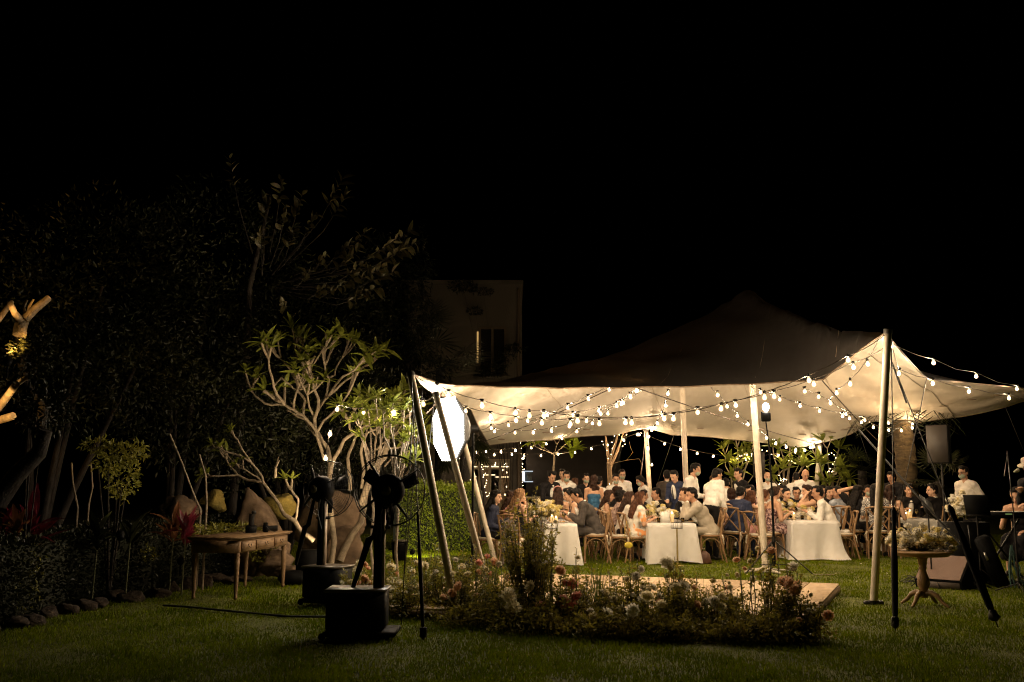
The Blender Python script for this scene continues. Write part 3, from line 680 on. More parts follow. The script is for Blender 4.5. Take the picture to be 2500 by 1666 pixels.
        if 'bowtie' in extra:
            q = MB()
            for s in (-1, 1): q.cap(tor(0, -.165, .475), tor(s * .05, -.16, .48), .009, .022, 6)
            q.build('bow_tie', fab('black'), root)
        if 'tie' in extra:
            q = MB(); q.tube([tor(0, -.16, .47), tor(0, -.186, .42), tor(0, -.194, .33), tor(0, -.185, .16)], [.014, .02, .027, .01], n=6, flat=.35); q.build('tie', fab('black'), root)
    elif kind in ('dress', 'strapless'):
        q = MB(); q.ell(tor(0, .01, .02), (.18, .145, .14), Rlo); q.ell(tor(0, 0, .17), (.145, .11, .18), Rlo); q.ell(tor(0, -.005, .31), (.158, .122, .105), Rup)
        if kind == 'dress':
            for s in (-1, 1): q.cap(tor(s * .09, -.08, .36), tor(s * .1, .0, .53), .035, .022); q.cap(tor(s * .1, .0, .53), tor(s * .08, .09, .38), .022, .035)
        if not sit: q.ell(tor(0, .01, -.08), (.19, .16, .2), Rlo)
        rm(q.build('dress_bodice', f, root), .0181, 2, .015)
    bc = bottom or ('navy' if kind == 'suit' and col == 'navy' else col if kind in ('suit', 'dress', 'strapless') else 'black')
    if kind in ('dress', 'strapless', 'blouse') or bottom in ('lace', 'floral'):
        q = MB()
        if sit:
            for s in (-1, 1): q.cap(hips[s], knees[s] + Vector((0, -.02, 0)), .12, .09); q.cap(knees[s], knees[s].lerp(ank[s], .5) + Vector((s * .02, 0, 0)), .09, .1)
            q.cap(Vector((0, -.05, .52)), Vector((0, -.4, .5)), .11, .09); q.cap(Vector((0, -.42, .48)), Vector((0, -.42, .3)), .09, .1)
        else: q.lathe((0, 0, 0), [(.2, .32), (.21, .36), (.185, .7), (.165, .98), (.12, 1.0)], n=16)
        rm(q.build('skirt', fab(bc), root), .022, 3, .05)
    else:
        q = MB(); q.ell(Vector((0, .01, pz)), (.175, .14, .12))
        for s in (-1, 1): q.cap(hips[s], knees[s], .088, .07); q.cap(knees[s], ank[s] + Vector((0, 0, .0)), .068, .06)
        rm(q.build('trousers', fab(bc), root), .022, 2, .03)
    for s in (-1, 1):
        q = MB(); q.ell(ank[s] + Vector((0, -.055, -.045)), (.045, .13, .045), None, 10, 6); q.build('shoe', m_shoe, root)
    if sit and not noseat: chair(base, a, seatlabel or label_chair(label), sc)
    return root
def label_chair(l):
    w = l.split(); return 'wooden cross-back chair occupied by the ' + ' '.join(w[:10])
PEOPLE = [
 # table beside the tall flowering bush
 dict(px=1213, py=1197, D=18.7, face=82, lean=6, yaw=-10, arms=('lap', 'table'), top=('jacket', 'navy'), hair=('long', 'hairb'), label='long-haired guest in dark navy jacket, leftmost at the tables'),
 dict(px=1246, py=1198, D=21.2, face=-70, top=('blouse', 'black'), hair=('bun', 'hairb'), label='dark-haired guest half hidden behind the pink dressed woman'),
 dict(px=1252, py=1200, D=20.2, face=95, top=('dress', 'sequin'), hair=('long', 'hairbr'), label='woman in pink sequined dress beside the blonde woman'),
 dict(px=1271, py=1194, D=19.5, face=130, lean=8, arms=('table', ('w', .0, -.25, 1.18)), top=('dress', 'black'), hair=('long', 'hairbl'), extra=('xlong',), label='blonde woman in black sleeveless dress raising one hand'),
 dict(px=1351, py=1153, D=23, face=25, pose='stand', lean=8, nod=22, arms=('front', 'front'), top=('suit', 'black'), extra=('bowtie',), label='standing man in black tuxedo and bow tie looking down'),
 dict(px=1383, py=1152, D=24, face=0, pose='stand', nod=8, arms=('front', 'front'), top=('shirt', 'white'), mask=True, label='masked waiter in white shirt right of the tuxedo man'),
 dict(px=1373, py=1146, D=25.5, face=-20, pose='stand', arms=('down', 'down'), top=('shirt', 'white'), label='dark-haired person hidden behind the masked waiter near the tuxedo man', vox=.02),
 dict(px=1404, py=1168, D=26, face=150, pose='stand', arms=('down', 'down'), top=('dress', 'black'), hair=('long', 'hairau'), label='long brown-haired woman standing in the dark behind a waiter', vox=.02),
 dict(px=1362, py=1190, D=21.4, face=175, top=('dress', 'bluegrey'), hair=('long', 'hairbr'), extra=('headband', 'xlong'), label='woman with headband and long brown hair seen from behind'),
 dict(px=1383, py=1192, D=20.2, face=-85, lean=12, nod=10, top=('dress', 'navy'), hair=('bun', 'hairb'), label='woman in dark sleeveless dress left of the grey suited man'),
 dict(px=1397, py=1191, D=19.4, face=-95, lean=20, nod=22, top=('suit', 'grey'), label='man in dark grey suit bending over his plate'),
 dict(px=1450, py=1160, D=22, face=170, pose='stand', lean=2, arms=('front', 'front'), top=('strapless', 'blue'), hair=('wavy', 'hairbr'), label='standing woman in blue strapless dress seen from behind'),
 dict(px=1431, py=1157, D=24, face=10, pose='stand', arms=('front', 'front'), top=('shirt', 'black'), mask=True, label='masked man in black shirt beside the blue strapless dress'),
 dict(px=1464, py=1164, D=23.4, face=140, pose='stand', arms=('front', 'front'), top=('shirt', 'white'), label='man in white shirt just behind the blue strapless dress'),
 dict(px=1504, py=1158, D=23.5, face=0, pose='stand', nod=4, arms=('front', 'front'), top=('shirt', 'white'), mask=True, label='shorter masked waiter in front of the bespectacled waiter'),
 dict(px=1519, py=1147, D=25, face=5, pose='stand', arms=('chest', 'front'), top=('shirt', 'white'), mask=True, extra=('glasses',), label='masked waiter wearing glasses beside the thin lit tree'),
 dict(px=1558, py=1163, D=24, face=-75, pose='stand', nod=15, arms=('front', 'front'), top=('shirt', 'white'), hair=('pony', 'hairb'), mask=True, label='white-shirted waitress with ponytail left of the low rear pole'),
 # centre table, left row
 dict(px=1565, py=1201, D=19.6, face=105, lean=8, arms=('table', 'table'), top=('blouse', 'floral'), bottom='floral', hair=('long', 'hairau'), extra=('xlong',), label='woman in white dress with orange floral print at centre table'),
 dict(px=1539, py=1201, D=20.1, face=95, top=('blouse', 'offw'), hair=('long', 'hairbr'), label='long-haired woman in pale blouse beside the orange floral dress'),
 dict(px=1519, py=1198, D=20.8, face=90, top=('blouse', 'paisley'), hair=('bob', 'hairb'), label='woman with rounded black hair and paisley blouse'),
 dict(px=1489, py=1197, D=21.5, face=85, top=('dress', 'stripe'), hair=('long', 'hairbr'), label='woman in striped dress with long brown hair'),
 dict(px=1511, py=1189, D=22.4, face=100, top=('blouse', 'black'), hair=('bob', 'hairbr'), label='brown bob-haired guest behind the striped dress'),
 # centre table, right row
 dict(px=1684, py=1192, D=19.55, face=-92, lean=22, arms=('elbow', 'elbow'), top=('suit', 'beige'), label='man in light beige suit leaning on the centre table'),
 dict(px=1668, py=1192, D=20.3, face=-90, lean=18, arms=('elbow', 'table'), top=('suit', 'black'), hair=('short', 'hairbr'), label='older man in black suit beside the beige suited man'),
 dict(px=1642, py=1151, D=21.6, face=-40, pose='stand', lean=4, nod=22, arms=('front', 'down'), top=('suit', 'navy2'), bottom='navy2', extra=('tie',), label='standing young man in navy suit and black tie'),
 dict(px=1599, py=1192, D=21.9, face=-75, lean=14, arms=('table', 'table'), top=('suit', 'black'), label='seated dark-suited man left of the standing navy suit'),
 dict(px=1573, py=1197, D=22.4, face=110, top=('suit', 'black'), label='man with cropped black hair behind the orange floral dress'),
 dict(px=1628, py=1149, D=24.5, face=170, pose='stand', arms=('down', 'down'), top=('suit', 'brownsuit'), label='man in brown suit standing with his back turned'),
 dict(px=1703, py=1132, D=21.5, face=60, pose='stand', nod=12, yaw=15, arms=('front', 'front'), top=('shirt', 'white'), mask=True, label='tallest masked waiter beside the inner tent mast'),
 dict(px=1756, py=1146, D=20.4, face=130, pose='stand', lean=26, curl=4, side=14, nod=12, yaw=-15, arms=('down', 'front'), top=('shirt', 'white'), label='waiter in white shirt bending over a table, back turned'),
 dict(px=1772, py=1168, D=23, face=170, pose='stand', arms=('front', 'front'), top=('shirt', 'white'), label='white-shirted waiter partly hidden behind the bending waiter'),
 dict(px=1742, py=1162, D=25, face=160, pose='stand', arms=('down', 'down'), top=('blouse', 'paisley'), hair=('bob', 'hairau'), label='reddish-haired guest hidden behind the bending waiter', vox=.02),
 dict(px=1800, py=1145, D=23.6, face=-70, pose='stand', nod=2, arms=('chest', 'front'), top=('suit', 'black'), label='standing man in black suit facing left near the speaker'),
 # right-hand table, left row
 dict(px=1811, py=1190, D=20.7, face=140, lean=16, nod=12, top=('suit', 'navy2'), bottom='navy2', label='man in navy blue suit seen from behind, between two tables'),
 dict(px=1786, py=1194, D=22, face=165, top=('dress', 'lace'), hair=('bob', 'hairbr'), label='dark bob-haired guest left of the navy blue suit'),
 dict(px=1827, py=1179, D=22.6, face=-60, lean=12, nod=10, top=('shirt', 'lace'), label='man in patterned shirt right of the navy blue suit'),
 dict(px=1836, py=1198, D=20.7, face=120, top=('dress', 'pink'), hair=('long', 'hairau'), extra=('xlong',), label='woman with long auburn hair behind the front mast'),
 dict(px=1871, py=1196, D=21.2, face=100, nod=8, top=('dress', 'offw'), hair=('bun', 'hairau'), label='woman with reddish brown bun right of the front mast'),
 dict(px=1895, py=1188, D=20.6, face=105, lean=8, arms=('table', 'table'), top=('strapless', 'lace'), bottom='lace', hair=('bun', 'hairbr'), label='bare-shouldered woman in dark floral skirt behind the light stand'),
 dict(px=1874, py=1153, D=25, face=0, pose='stand', arms=('down', 'down'), top=('shirt', 'white'), hair=('bald', 'hairb'), mask=True, label='bald masked waiter between mast and light stand'),
 dict(px=1944, py=1156, D=25, face=160, pose='stand', nod=15, arms=('front', 'front'), top=('shirt', 'white'), label='dark-haired white-shirted waiter beside the bald waiter without mask'),
 dict(px=1968, py=1148, D=24, face=0, pose='stand', nod=22, lean=6, arms=('front', 'front'), top=('shirt', 'white'), hair=('bald', 'hairb'), label='bald man in white shirt looking down, unmasked', skin=2),
 dict(px=1921, py=1193, D=21.8, face=20, lean=8, top=('suit', 'black'), label='seated dark-suited man facing forward behind the white centrepiece'),
 dict(px=1945, py=1190, D=22.8, face=-5, top=('suit', 'black'), extra=('glasses',), label='seated man in glasses left of the chin-resting woman'),
 dict(px=1910, py=1186, D=23.8, face=-60, top=('suit', 'black'), label='man half hidden behind the bare-shouldered woman', vox=.02),
 dict(px=1967, py=1184, D=21.4, face=-80, lean=8, arms=('table', 'cheek'), top=('strapless', 'black'), hair=('long', 'hairbr'), extra=('xlong',), label='woman in strapless black dress resting chin on hand'),
 dict(px=1991, py=1180, D=20.75, face=-110, lean=18, yaw=10, arms=('table', 'table'), top=('shirt', 'white'), label='seated man in white shirt leaning left over right-hand table'),
 dict(px=2008, py=1186, D=23.5, face=20, top=('shirt', 'brownsuit'), label='brown-clad guest glimpsed behind the leaning white shirt', vox=.02),
 dict(px=2025, py=1188, D=22.7, face=5, top=('blouse', 'black'), hair=('bun', 'hairb'), label='smiling woman facing forward with hair tied back'),
 dict(px=2041, py=1188, D=21.6, face=-165, lean=8, yaw=60, top=('shirt', 'lightblue'), label='man in pale blue shirt with his back turned'),
 dict(px=2064, py=1194, D=23, face=10, top=('blouse', 'white'), hair=('bob', 'hairbr'), label='smiling woman in white behind the black dressed woman'),
 dict(px=2096, py=1181, D=21.2, face=120, lean=14, arms=('table', ('w', .1, -.2, 1.25)), top=('blouse', 'black'), hair=('long', 'hairb'), extra=('xlong',), label='woman in loose black dress with raised arm'),
 dict(px=2119, py=1185, D=24, face=0, pose='sit', top=('shirt', 'white'), mask=True, label='masked person in white beyond the black dressed woman', vox=.02),
 dict(px=2135, py=1182, D=20.8, face=165, lean=5, top=('blouse', 'houndstooth'), hair=('long', 'hairb'), label='dark long-haired woman with checked shawl by the right pole'),
 dict(px=2172, py=1184, D=20.8, face=150, lean=5, arms=('table', ('w', .12, -.28, .98)), top=('strapless', 'black'), hair=('wavy', 'hairbr'), label='bare-backed woman with wavy brown hair behind the right pole'),
 dict(px=2172, py=1153, D=23.2, face=-50, pose='stand', lean=14, nod=10, arms=('front', 'front'), top=('suit', 'black'), label='man in black suit bending behind the right pole'),
 dict(px=2219, py=1179, D=22.4, face=-5, lean=6, arms=('table', 'lap'), top=('suit', 'black'), extra=('bowtie',), label='seated man in tuxedo facing forward at rightmost table'),
 dict(px=2272, py=1172, D=21.8, face=-150, lean=6, yaw=60, arms=('table', 'lap'), top=('suit', 'black'), extra=('bowtie',), label='tuxedoed man with turned head left of the speaker pole'),
 dict(px=2349, py=1139, D=19.8, face=-65, pose='stand', arms=('down', 'back'), top=('shirt', 'offw'), mask=True, extra=('glasses',), label='masked bespectacled man in white shirt by the music stand'),
 dict(px=2477, py=1189, D=16.6, face=-40, lean=14, nod=18, arms=('table', 'lap'), top=('strapless', 'black'), hair=('short', 'hairb'), label='musician with bare shoulders seated behind the keyboard'),
 dict(px=2508, py=1124, D=15.6, face=-60, pose='stand', nod=10, arms=('chest', 'front'), top=('shirt', 'black'), hair=('short', 'hairb'), extra=('hat',), label='singer in pale bucket hat at the right picture edge'),
]
for p_ in PEOPLE: person(**p_)
# empty chairs
def chair_at(px, D, rz, label, sc=1.04): return chair(GX(px, D), math.radians(rz), label, sc)
EC1 = chair_at(2052, 20.3, -95, 'empty wooden chair with crumpled napkins at the right-hand table')
chair_at(1476, 20.3, 100, 'empty chair in the left row of the centre table', 1.04)
chair_at(1508, 19.6, 95, 'chair draped with pale ribbon beside the orange floral woman', 1.04)
chair_at(1795, 21.2, -100, 'unoccupied chair turned away, left of the navy blue suit')
chair_at(1855, 19.9, 110, 'unoccupied chair immediately left of the front mast')
chair_at(1258, 18.2, 150, 'chair hung with a grey shawl behind the flower bed')
# ================================================================ tables
def long_table(px0, px1, D, L, label, clabel, puddle=0.0, rot=0):
    a, b = GX(px0, D), GX(px1, D); w = (b - a).length; cx = (a.x + b.x) / 2
    t = empty('dining_table', (cx, D + L / 2, 0), math.radians(rot), 1, label, 'table', 'long dining tables under white linen')
    q = MB(); q.box((0, 0, .725), (w - .02, L - .02, .03), bev=.005); q.build('tabletop', m_wood, t)
    for sx in (-1, 1):
        for sy in (-1, 1):
            q = MB(); q.box((sx * (w / 2 - .08), sy * (L / 2 - .15), .355), (.06, .06, .71)); q.build('leg', m_wood, t)
    # cloth: rounded-rectangle rings from the top edge down to a rippling hem
    n = 220; ring = []
    per = []
    hw, hl, rr = w / 2, L / 2, .03
    segs = [(-hw, -hl, hw, -hl), (hw, -hl, hw, hl), (hw, hl, -hw, hl), (-hw, hl, -hw, -hl)]
    tot = 4 * (hw + hl)
    pts = []
    for k in range(n):
        s = tot * k / n
        for (x0, y0, x1, y1) in segs:
            l_ = math.hypot(x1 - x0, y1 - y0)
            if s <= l_: pts.append((x0 + (x1 - x0) * s / l_, y0 + (y1 - y0) * s / l_, (y1 - y0) / l_, -(x1 - x0) / l_, min(s, l_ - s))); break
            s -= l_
    V = []; F = []; rows = 12; r0 = random.Random(int(px0)); ph = r0.uniform(0, 6)
    for j in range(rows + 1):
        h = j / rows
        for k, (x, y, nx, ny, ds) in enumerate(pts):
            corner = math.exp(-ds / .12); q_ = 2 * math.pi * k / n
            fold = (.045 * math.sin(q_ * 19 + ph) * (.6 + .4 * math.sin(q_ * 5)) + .022 * math.sin(q_ * 37 + 2 * ph + 2 * h)) * h ** .8 + corner * .13 * h + .015 * h + puddle * h ** 5 * (.10 + .05 * math.sin(q_ * 17))
            if corner > .5: cxn = (1 if x > 0 else -1) * .7; cyn = (1 if y > 0 else -1) * .7; dx, dy = cxn, cyn
            else: dx, dy = nx, ny
            z = .747 - h * (.735 if puddle else .705) + (.02 * math.sin(q_ * 9 + ph) * h if not puddle else 0) - corner * .02 * h
            V.append((x + dx * fold, y + dy * fold, max(.006, z)))
        if j:
            for k in range(n): a_ = (j - 1) * n + k; b_ = (j - 1) * n + (k + 1) % n; F.append((a_, a_ + n, b_ + n, b_))
    c = len(V); V.append((0, 0, .749)); F += [(k, (k + 1) % n, c) for k in range(n)]
    q = MB(); q.add(V, F); o = q.build('tablecloth', m_cloth, None); o.location = (cx, D + L / 2, 0); o.rotation_euler = (0, 0, math.radians(rot))
    tag(o, clabel, 'tablecloth', 'white linen tablecloths')
    return cx, D, w, L
T1 = long_table(1330, 1408, 18.75, 4.6, 'long table nearest the tall flowering bush', 'white tablecloth on the table behind the tall bush')
T2 = long_table(1584, 1697, 18.95, 4.6, 'centre dining table behind the thin wire candle stand', 'white tablecloth of the centre table behind the candle stand')
T3 = long_table(1929, 2043, 20.1, 4.6, 'right-hand dining table beside the tripod light stand', 'white tablecloth pooling on the grass beside the light stand', 1.0)
T4 = long_table(2178, 2292, 21.4, 3.2, 'rightmost dining table behind the round pedestal table', 'white tablecloth of rightmost table, behind the pedestal flowers')
# ---- table top things
def petal_cluster(m, c, r, n, mi, sp=.5):
    c = Vector(c)
    for k in range(n):
        a = rnd.uniform(0, 2 * math.pi); e = math.acos(1 - rnd.random() * 1.2); d = Vector((math.sin(e) * math.cos(a), math.sin(e) * math.sin(a), math.cos(e)))
        t = d.orthogonal().normalized() * r * sp; b = d.cross(t).normalized() * r * .35
        m.add([c, c + d * r * .7 + b, c + d * r + t * .2, c + d * r * .7 - b], [(0, 1, 2, 3)], mi)
def bloom_mesh(mat, n=26, name='bloom'):
    m = MB(); m.ell((0, 0, 0), (.6, .6, .45), n=8, m=5)
    for ring, (k, tilt, rad) in enumerate([(6, 70, .6), (9, 45, .85), (11, 15, 1.0), (8, -10, .95)]):
        for i in range(k):
            a = 2 * math.pi * (i + .5 * (ring % 2)) / k + rnd.uniform(-.1, .1); t = math.radians(tilt + rnd.uniform(-8, 8))
            d = Vector((math.cos(a) * math.cos(t), math.sin(a) * math.cos(t), math.sin(t))); s = Vector((-math.sin(a), math.cos(a), 0)) * .3; u = d.cross(s).normalized() * .12
            m.add([d * .25, d * rad * .7 + s, d * rad + u, d * rad * .7 - s], [(0, 1, 2), (0, 2, 3)])
    return m.mesh(name, mat, smooth=False)
BL = {k: bloom_mesh(v) for k, v in dict(white=m_white_f, cream=m_cream_f, yellow=m_yellow_f, peach=m_peach_f, pink=m_pink_f).items()}
def leafset(name, C_, Dr, size, mat, parent=None, w=.35, fold=.15, kind=None, mw=None):
    """C_: (n,3) bases, Dr: (n,3) directions, size (n,)"""
    C_ = np.asarray(C_, float); Dr = np.asarray(Dr, float); n = len(C_); size = np.asarray(size, float).reshape(-1, 1)
    Dr = Dr / (np.linalg.norm(Dr, axis=1, keepdims=True) + 1e-9)
    S = np.cross(Dr, nr.normal(size=(n, 3))); S /= (np.linalg.norm(S, axis=1, keepdims=True) + 1e-9); U_ = np.cross(S, Dr)
    V = np.empty((n, 6, 3)); V[:, 0] = C_
    V[:, 1] = C_ + Dr * size * .35 + S * size * w * .5 + U_ * size * fold; V[:, 2] = C_ + Dr * size * .4 - U_ * size * .02
    V[:, 3] = C_ + Dr * size * .35 - S * size * w * .5 + U_ * size * fold
    V[:, 4] = C_ + Dr * size; V[:, 5] = V[:, 4] * 1.0
    b = np.arange(n)[:, None] * 5
    V = V[:, :5]
    F = np.concatenate([b + np.array([[0, 2, 1]]), b + np.array([[1, 2, 4]]), b + np.array([[0, 3, 2]]), b + np.array([[2, 3, 4]])])
    o = link(name, arr_mesh(name, V.reshape(-1, 3), F, mat), parent, mw)
    if kind: o['kind'] = kind
    return o
def arrangement(loc, w, h, n, label, cols=('white', 'cream', 'white', 'yellow'), vase=True, grp='flower centrepieces', br=(.06, .095), d=None):
    t = empty('flower_arrangement', loc, rnd.uniform(0, 3), 1, label, 'flowers', grp)
    if vase: q = MB(); q.lathe((0, 0, 0), [(.05, 0), (.06, .01), (.07, .06), (.055, .1)], n=12); q.build('vase', m_china, t)
    st = MB(); cs = []; ds = []
    for i in range(n):
        a = rnd.uniform(0, 2 * math.pi); r = math.sqrt(rnd.random()); z = h * rnd.uniform(.35, 1) * (1 - .45 * r * r); p = Vector((math.cos(a) * r * w, math.sin(a) * r * (d or w), z))
        st.tube([(0, 0, .06), p * .6 + Vector((0, 0, .02)), p], .003, n=3)
        o = link('bloom', BL[rnd.choice(cols)], t, TM(p, (rnd.uniform(-.6, .6) + p.y * 1.5, rnd.uniform(-.6, .6), rnd.uniform(0, 6)), rnd.uniform(*br)))
        for k in range(3): cs.append(p * rnd.uniform(.4, .8)); ds.append((rnd.uniform(-1, 1), rnd.uniform(-1, 1), rnd.uniform(-.2, 1)))
    st.build('stems', m_stem, t); leafset('leaves', cs, ds, np.full(len(cs), .06), m_leaf_s, t, kind='stuff')
    return t
TZ = .752
arrangement((T1[0] - .28, 20.2, TZ), .42, .46, 46, 'large white and yellow flower centrepiece behind the tall bush', cols=('white', 'cream', 'yellow'))
arrangement((T2[0] - .05, 20.6, TZ), .26, .38, 22, 'white flower centrepiece on the centre table')
arrangement((T2[0] + .1, 19.9, TZ), .2, .2, 12, 'low white flower cluster behind the menu card')
arrangement((T3[0] - .2, 21.6, TZ), .36, .42, 34, 'white flower centrepiece on the right-hand table')
arrangement((T3[0] + .12, 21.0, TZ), .2, .28, 14, 'small cream flower bunch beside two candles on the right-hand table')
def candle(x, y, h, r, label):
    t = empty('candle', (x, y, TZ), 0, 1, label, 'candle', 'lit pillar candles on the tables')
    q = MB(); q.lathe((0, 0, 0), [(r, 0), (r, h * .97), (r * .8, h), (r * .3, h * .96)], n=12); q.build('wax', m_candle, t)
    q = MB(); q.lathe((0, 0, h), [(.002, 0), (.006, .008), (.005, .018), (.001, .032)], n=6); q.build('flame', m_flame, t)
def px_x(px, D): return P(px, 1180, D).x
for (px, D, h, r, l) in [(1347, 19.15, .13, .035, 'taller of two pillar candles at the near end of the left table'), (1357, 19.1, .10, .035, 'shorter of two pillar candles at the near end of the left table'),
  (1639, 19.45, .17, .035, 'tall white candle right of the menu card'), (1935, 20.9, .12, .03, 'left candle on the right-hand table'), (1972, 20.85, .1, .04, 'right candle on the right-hand table'),
  (2208, 21.7, .1, .045, 'short wide candle on the rightmost table'), (2217, 21.75, .15, .045, 'tall wide candle on the rightmost table'), (2201, 22.2, .12, .03, 'candle at the left edge of rightmost table'), (2105, 21.9, .12, .035, 'lone candle before the person in white with mask')]:
    candle(px_x(px, D), D, h, r, l)
def wineglass(px, D, label, fill=True):
    t = empty('wine_glass', (px_x(px, D), D, TZ), 0, 1, label, 'glass', 'glasses on the tables')
    q = MB(); q.lathe((0, 0, 0), [(.034, 0), (.033, .003), (.005, .008), (.004, .08), (.012, .09), (.034, .115), (.038, .15), (.032, .19)], n=12); q.build('bowl', m_glass, t)
    if fill: q = MB(); q.lathe((0, 0, 0), [(.008, .093), (.03, .115), (.035, .14), (.02, .142)], n=10); q.build('wine', m_drink, t)
def plate(px, D, label, dx=0):
    t = empty('dinner_plate', (px_x(px, D) + dx, D, TZ), 0, 1, label, 'plate', 'plates on the tables')
    q = MB(); q.lathe((0, 0, 0), [(.07, 0), (.09, .004), (.135, .014), (.138, .018), (.09, .01), (.02, .007)], n=20); q.build('rim', m_china, t)
    q = MB()
    for k in range(5): q.ell((rnd.uniform(-.04, .04), rnd.uniform(-.04, .04), .018), rnd.uniform(.012, .022), n=6, m=4)
    q.build('food', M('food', (.4, .22, .08), .6, .5, 40), t)
for (px, D, l) in [(1652, 19.5, 'wine glass right of the tall candle'), (1376, 19.7, 'wine glass by the grey suited man'), (1586, 19.9, 'wine glass near the floral dress'), (1579, 20.4, 'glass of white wine left of the centrepiece'), (1669, 19.6, 'wine glass before the beige suited man'), (1945, 21.5, 'wine glass among the right-hand centrepiece'), (1975, 21.2, 'wine glass behind the right candle'), (1928, 21.9, 'wine glass at the far side of the right-hand table'), (2234, 21.9, 'wine glass before the seated tuxedo')]: wineglass(px, D, l)
for (px, D, l) in [(1372, 19.2, 'plate in front of the grey suited man'), (1342, 19.6, 'plate left of the two candles'), (1598, 19.5, 'plate beside the amber tumbler'), (1685, 19.5, 'plate in front of the beige suited man'), (1926, 21.0, 'plate before the bare-shouldered woman'), (2005, 21.0, 'plate before the leaning white shirt'), (2230, 21.6, 'plate of food at the rightmost table')]: plate(px, D, l)
def tumbler(px, D, l):
    t = empty('tumbler', (px_x(px, D), D, TZ), 0, 1, l, 'glass', 'glasses on the tables'); q = MB(); q.lathe((0, 0, 0), [(.03, 0), (.034, .09), (.031, .09), (.028, .01)], n=12); q.build('cup', m_glass, t)
    q = MB(); q.lathe((0, 0, 0), [(.026, .006), (.03, .05), (.01, .051)], n=10); q.build('drink', M('amber_drink', (.7, .4, .06), .1, .1, trans=.5), t)
for (px, D, l) in [(1606, 19.35, 'amber tumbler left of the menu card'), (1664, 19.35, 'amber tumbler right of the tall candle'), (1955, 20.9, 'round tumbler between two candles'), (1980, 20.95, 'tumbler right of the right candle')]: tumbler(px, D, l)
mc = empty('menu_card', (px_x(1623, 19.35), 19.35, TZ), math.radians(4), 1, 'blank white menu card standing on the centre table', 'card')
q = MB(); q.box((0, 0, .105), (.155, .004, .21)); q.build('front_panel', m_china, mc, mw=TM((0, 0, 0), (.08, 0, 0))); q = MB(); q.box((0, .05, .1), (.155, .004, .2)); q.build('back_panel', m_china, mc, mw=TM((0, 0, 0), (-.1, 0, 0)))
tag(leafset('fallen_petals', [(p.x + rnd.gauss(0, 1.2), p.y + rnd.gauss(0, 1.0), .04) for p in [G(1750, 1400)] * 26 + [G(2180, 1400)] * 8 + [G(420, 1510)] * 4], [(rnd.uniform(-1, 1), rnd.uniform(-1, 1), .1) for _ in range(38)], nr.uniform(.02, .05, 38), m_white_f), 'scattered white petals lying on the lawn', 'petals', None, 'stuff')
# candle stand with wire basket
def wire_stand(px, D, hpx, label):
    t = empty('wire_candle_stand', GX(px, D), 0, 1, label, 'candle stand', None)
    q = MB(); q.tube([(0, 0, 0), (.0, 0, .68)], .016, n=8); q.build('post', m_gold, t)
    q = MB(); q.lathe((0, 0, 0), [(.12, 0), (.12, .012), (.02, .02)], n=16); q.build('base', m_gold, t)
    q = MB()
    for z in (.68, .78): q.tube([(math.cos(a) * .105, math.sin(a) * .105, z) for a in np.linspace(0, 2 * math.pi, 19)], .004, n=4)
    for a in np.linspace(0, 2 * math.pi, 9)[:-1]: q.tube([(math.cos(a) * .105, math.sin(a) * .105, .68), (math.cos(a) * .105, math.sin(a) * .105, .78)], .003, n=4)
    q.tube([(-.105, 0, .68), (.105, 0, .68)], .004, n=4); q.tube([(0, -.105, .68), (0, .105, .68)], .004, n=4); q.build('basket', m_blackm, t)
wire_stand(1650, 18.6, 0, 'thin brass stand with empty wire basket before the centre tablecloth')
wire_stand(1347, 18.4, 0, 'wire basket stand half hidden by the tall bush')
# napkins, bags, shawl
nk = MB()
for k in range(6): nk.ell((rnd.uniform(-.1, .1), rnd.uniform(-.08, .08), .02), (rnd.uniform(.05, .09), .05, .035), Euler((0, rnd.uniform(-.4, .4), rnd.uniform(0, 3))).to_matrix(), 8, 5)
o = nk.build('napkin', m_cloth); o.location = EC1.location + Vector((0, 0, .515)); tag(o, 'crumpled white napkins on the empty chair seat', 'napkin')
bg_ = empty('handbag', GX(1532, 18.9, .32), math.radians(20), .72, 'small yellow handbag hanging by its strap from a chair', 'bag'); m_yb = M('yellow_leather', (.55, .42, .05), .4, .15)
q = MB(); q.ell((0, 0, .05), (.12, .05, .085), None, 14, 8); q.box((0, 0, .02), (.2, .07, .05), bev=.02); q.build('bag_body', m_yb, bg_)
q = MB(); q.tube([(-.1, 0, .08), (-.09, .02, .45), (-.02, .04, .66), (.06, .02, .45), (.1, 0, .08)], .008, n=5, flat=.5); q.build('strap', m_yb, bg_)
hb = empty('handbag', GX(1822, 20.6, .5), 0, 1, 'yellow clutch propped on a chair left of the front mast', 'bag'); q = MB(); q.box((0, 0, .1), (.24, .07, .17), bev=.03); q.build('bag_body', m_yb, hb); q = MB(); q.box((0, -.04, .13), (.22, .012, .08), bev=.005); q.build('flap', M('orange_leather', (.5, .25, .08), .4), hb)
b3 = empty('handbag', GX(1715, 19.1), .3, 1, 'dark brown bag on the grass under the beige man', 'bag'); q = MB(); q.lathe((0, 0, 0), [(.13, 0), (.15, .03), (.11, .18), (.03, .24)], n=12, sy=.6); q.build('bag_body', M('brown_leather', (.09, .04, .025), .5), b3); q = MB(); q.tube([(-.06, 0, .2), (0, 0, .33), (.06, 0, .2)], .008, n=5); q.build('handle', m_black, b3)
shw = MB(); bp_ = GX(1243, 18.15)
shw.ell((0, 0, .72), (.13, .07, .14), None, 12, 8); shw.ell((.1, -.02, .62), (.09, .06, .14), None, 12, 8)
shw.tube([(-.07, -.02, .78), (-.09, -.03, .5), (-.1, -.04, .2), (-.11, -.05, .06)], [.05, .07, .075, .06], n=8, flat=.45); shw.tube([(.02, -.02, .78), (.06, -.03, .6), (.12, -.04, .45)], [.04, .08, .05], n=8, flat=.5)
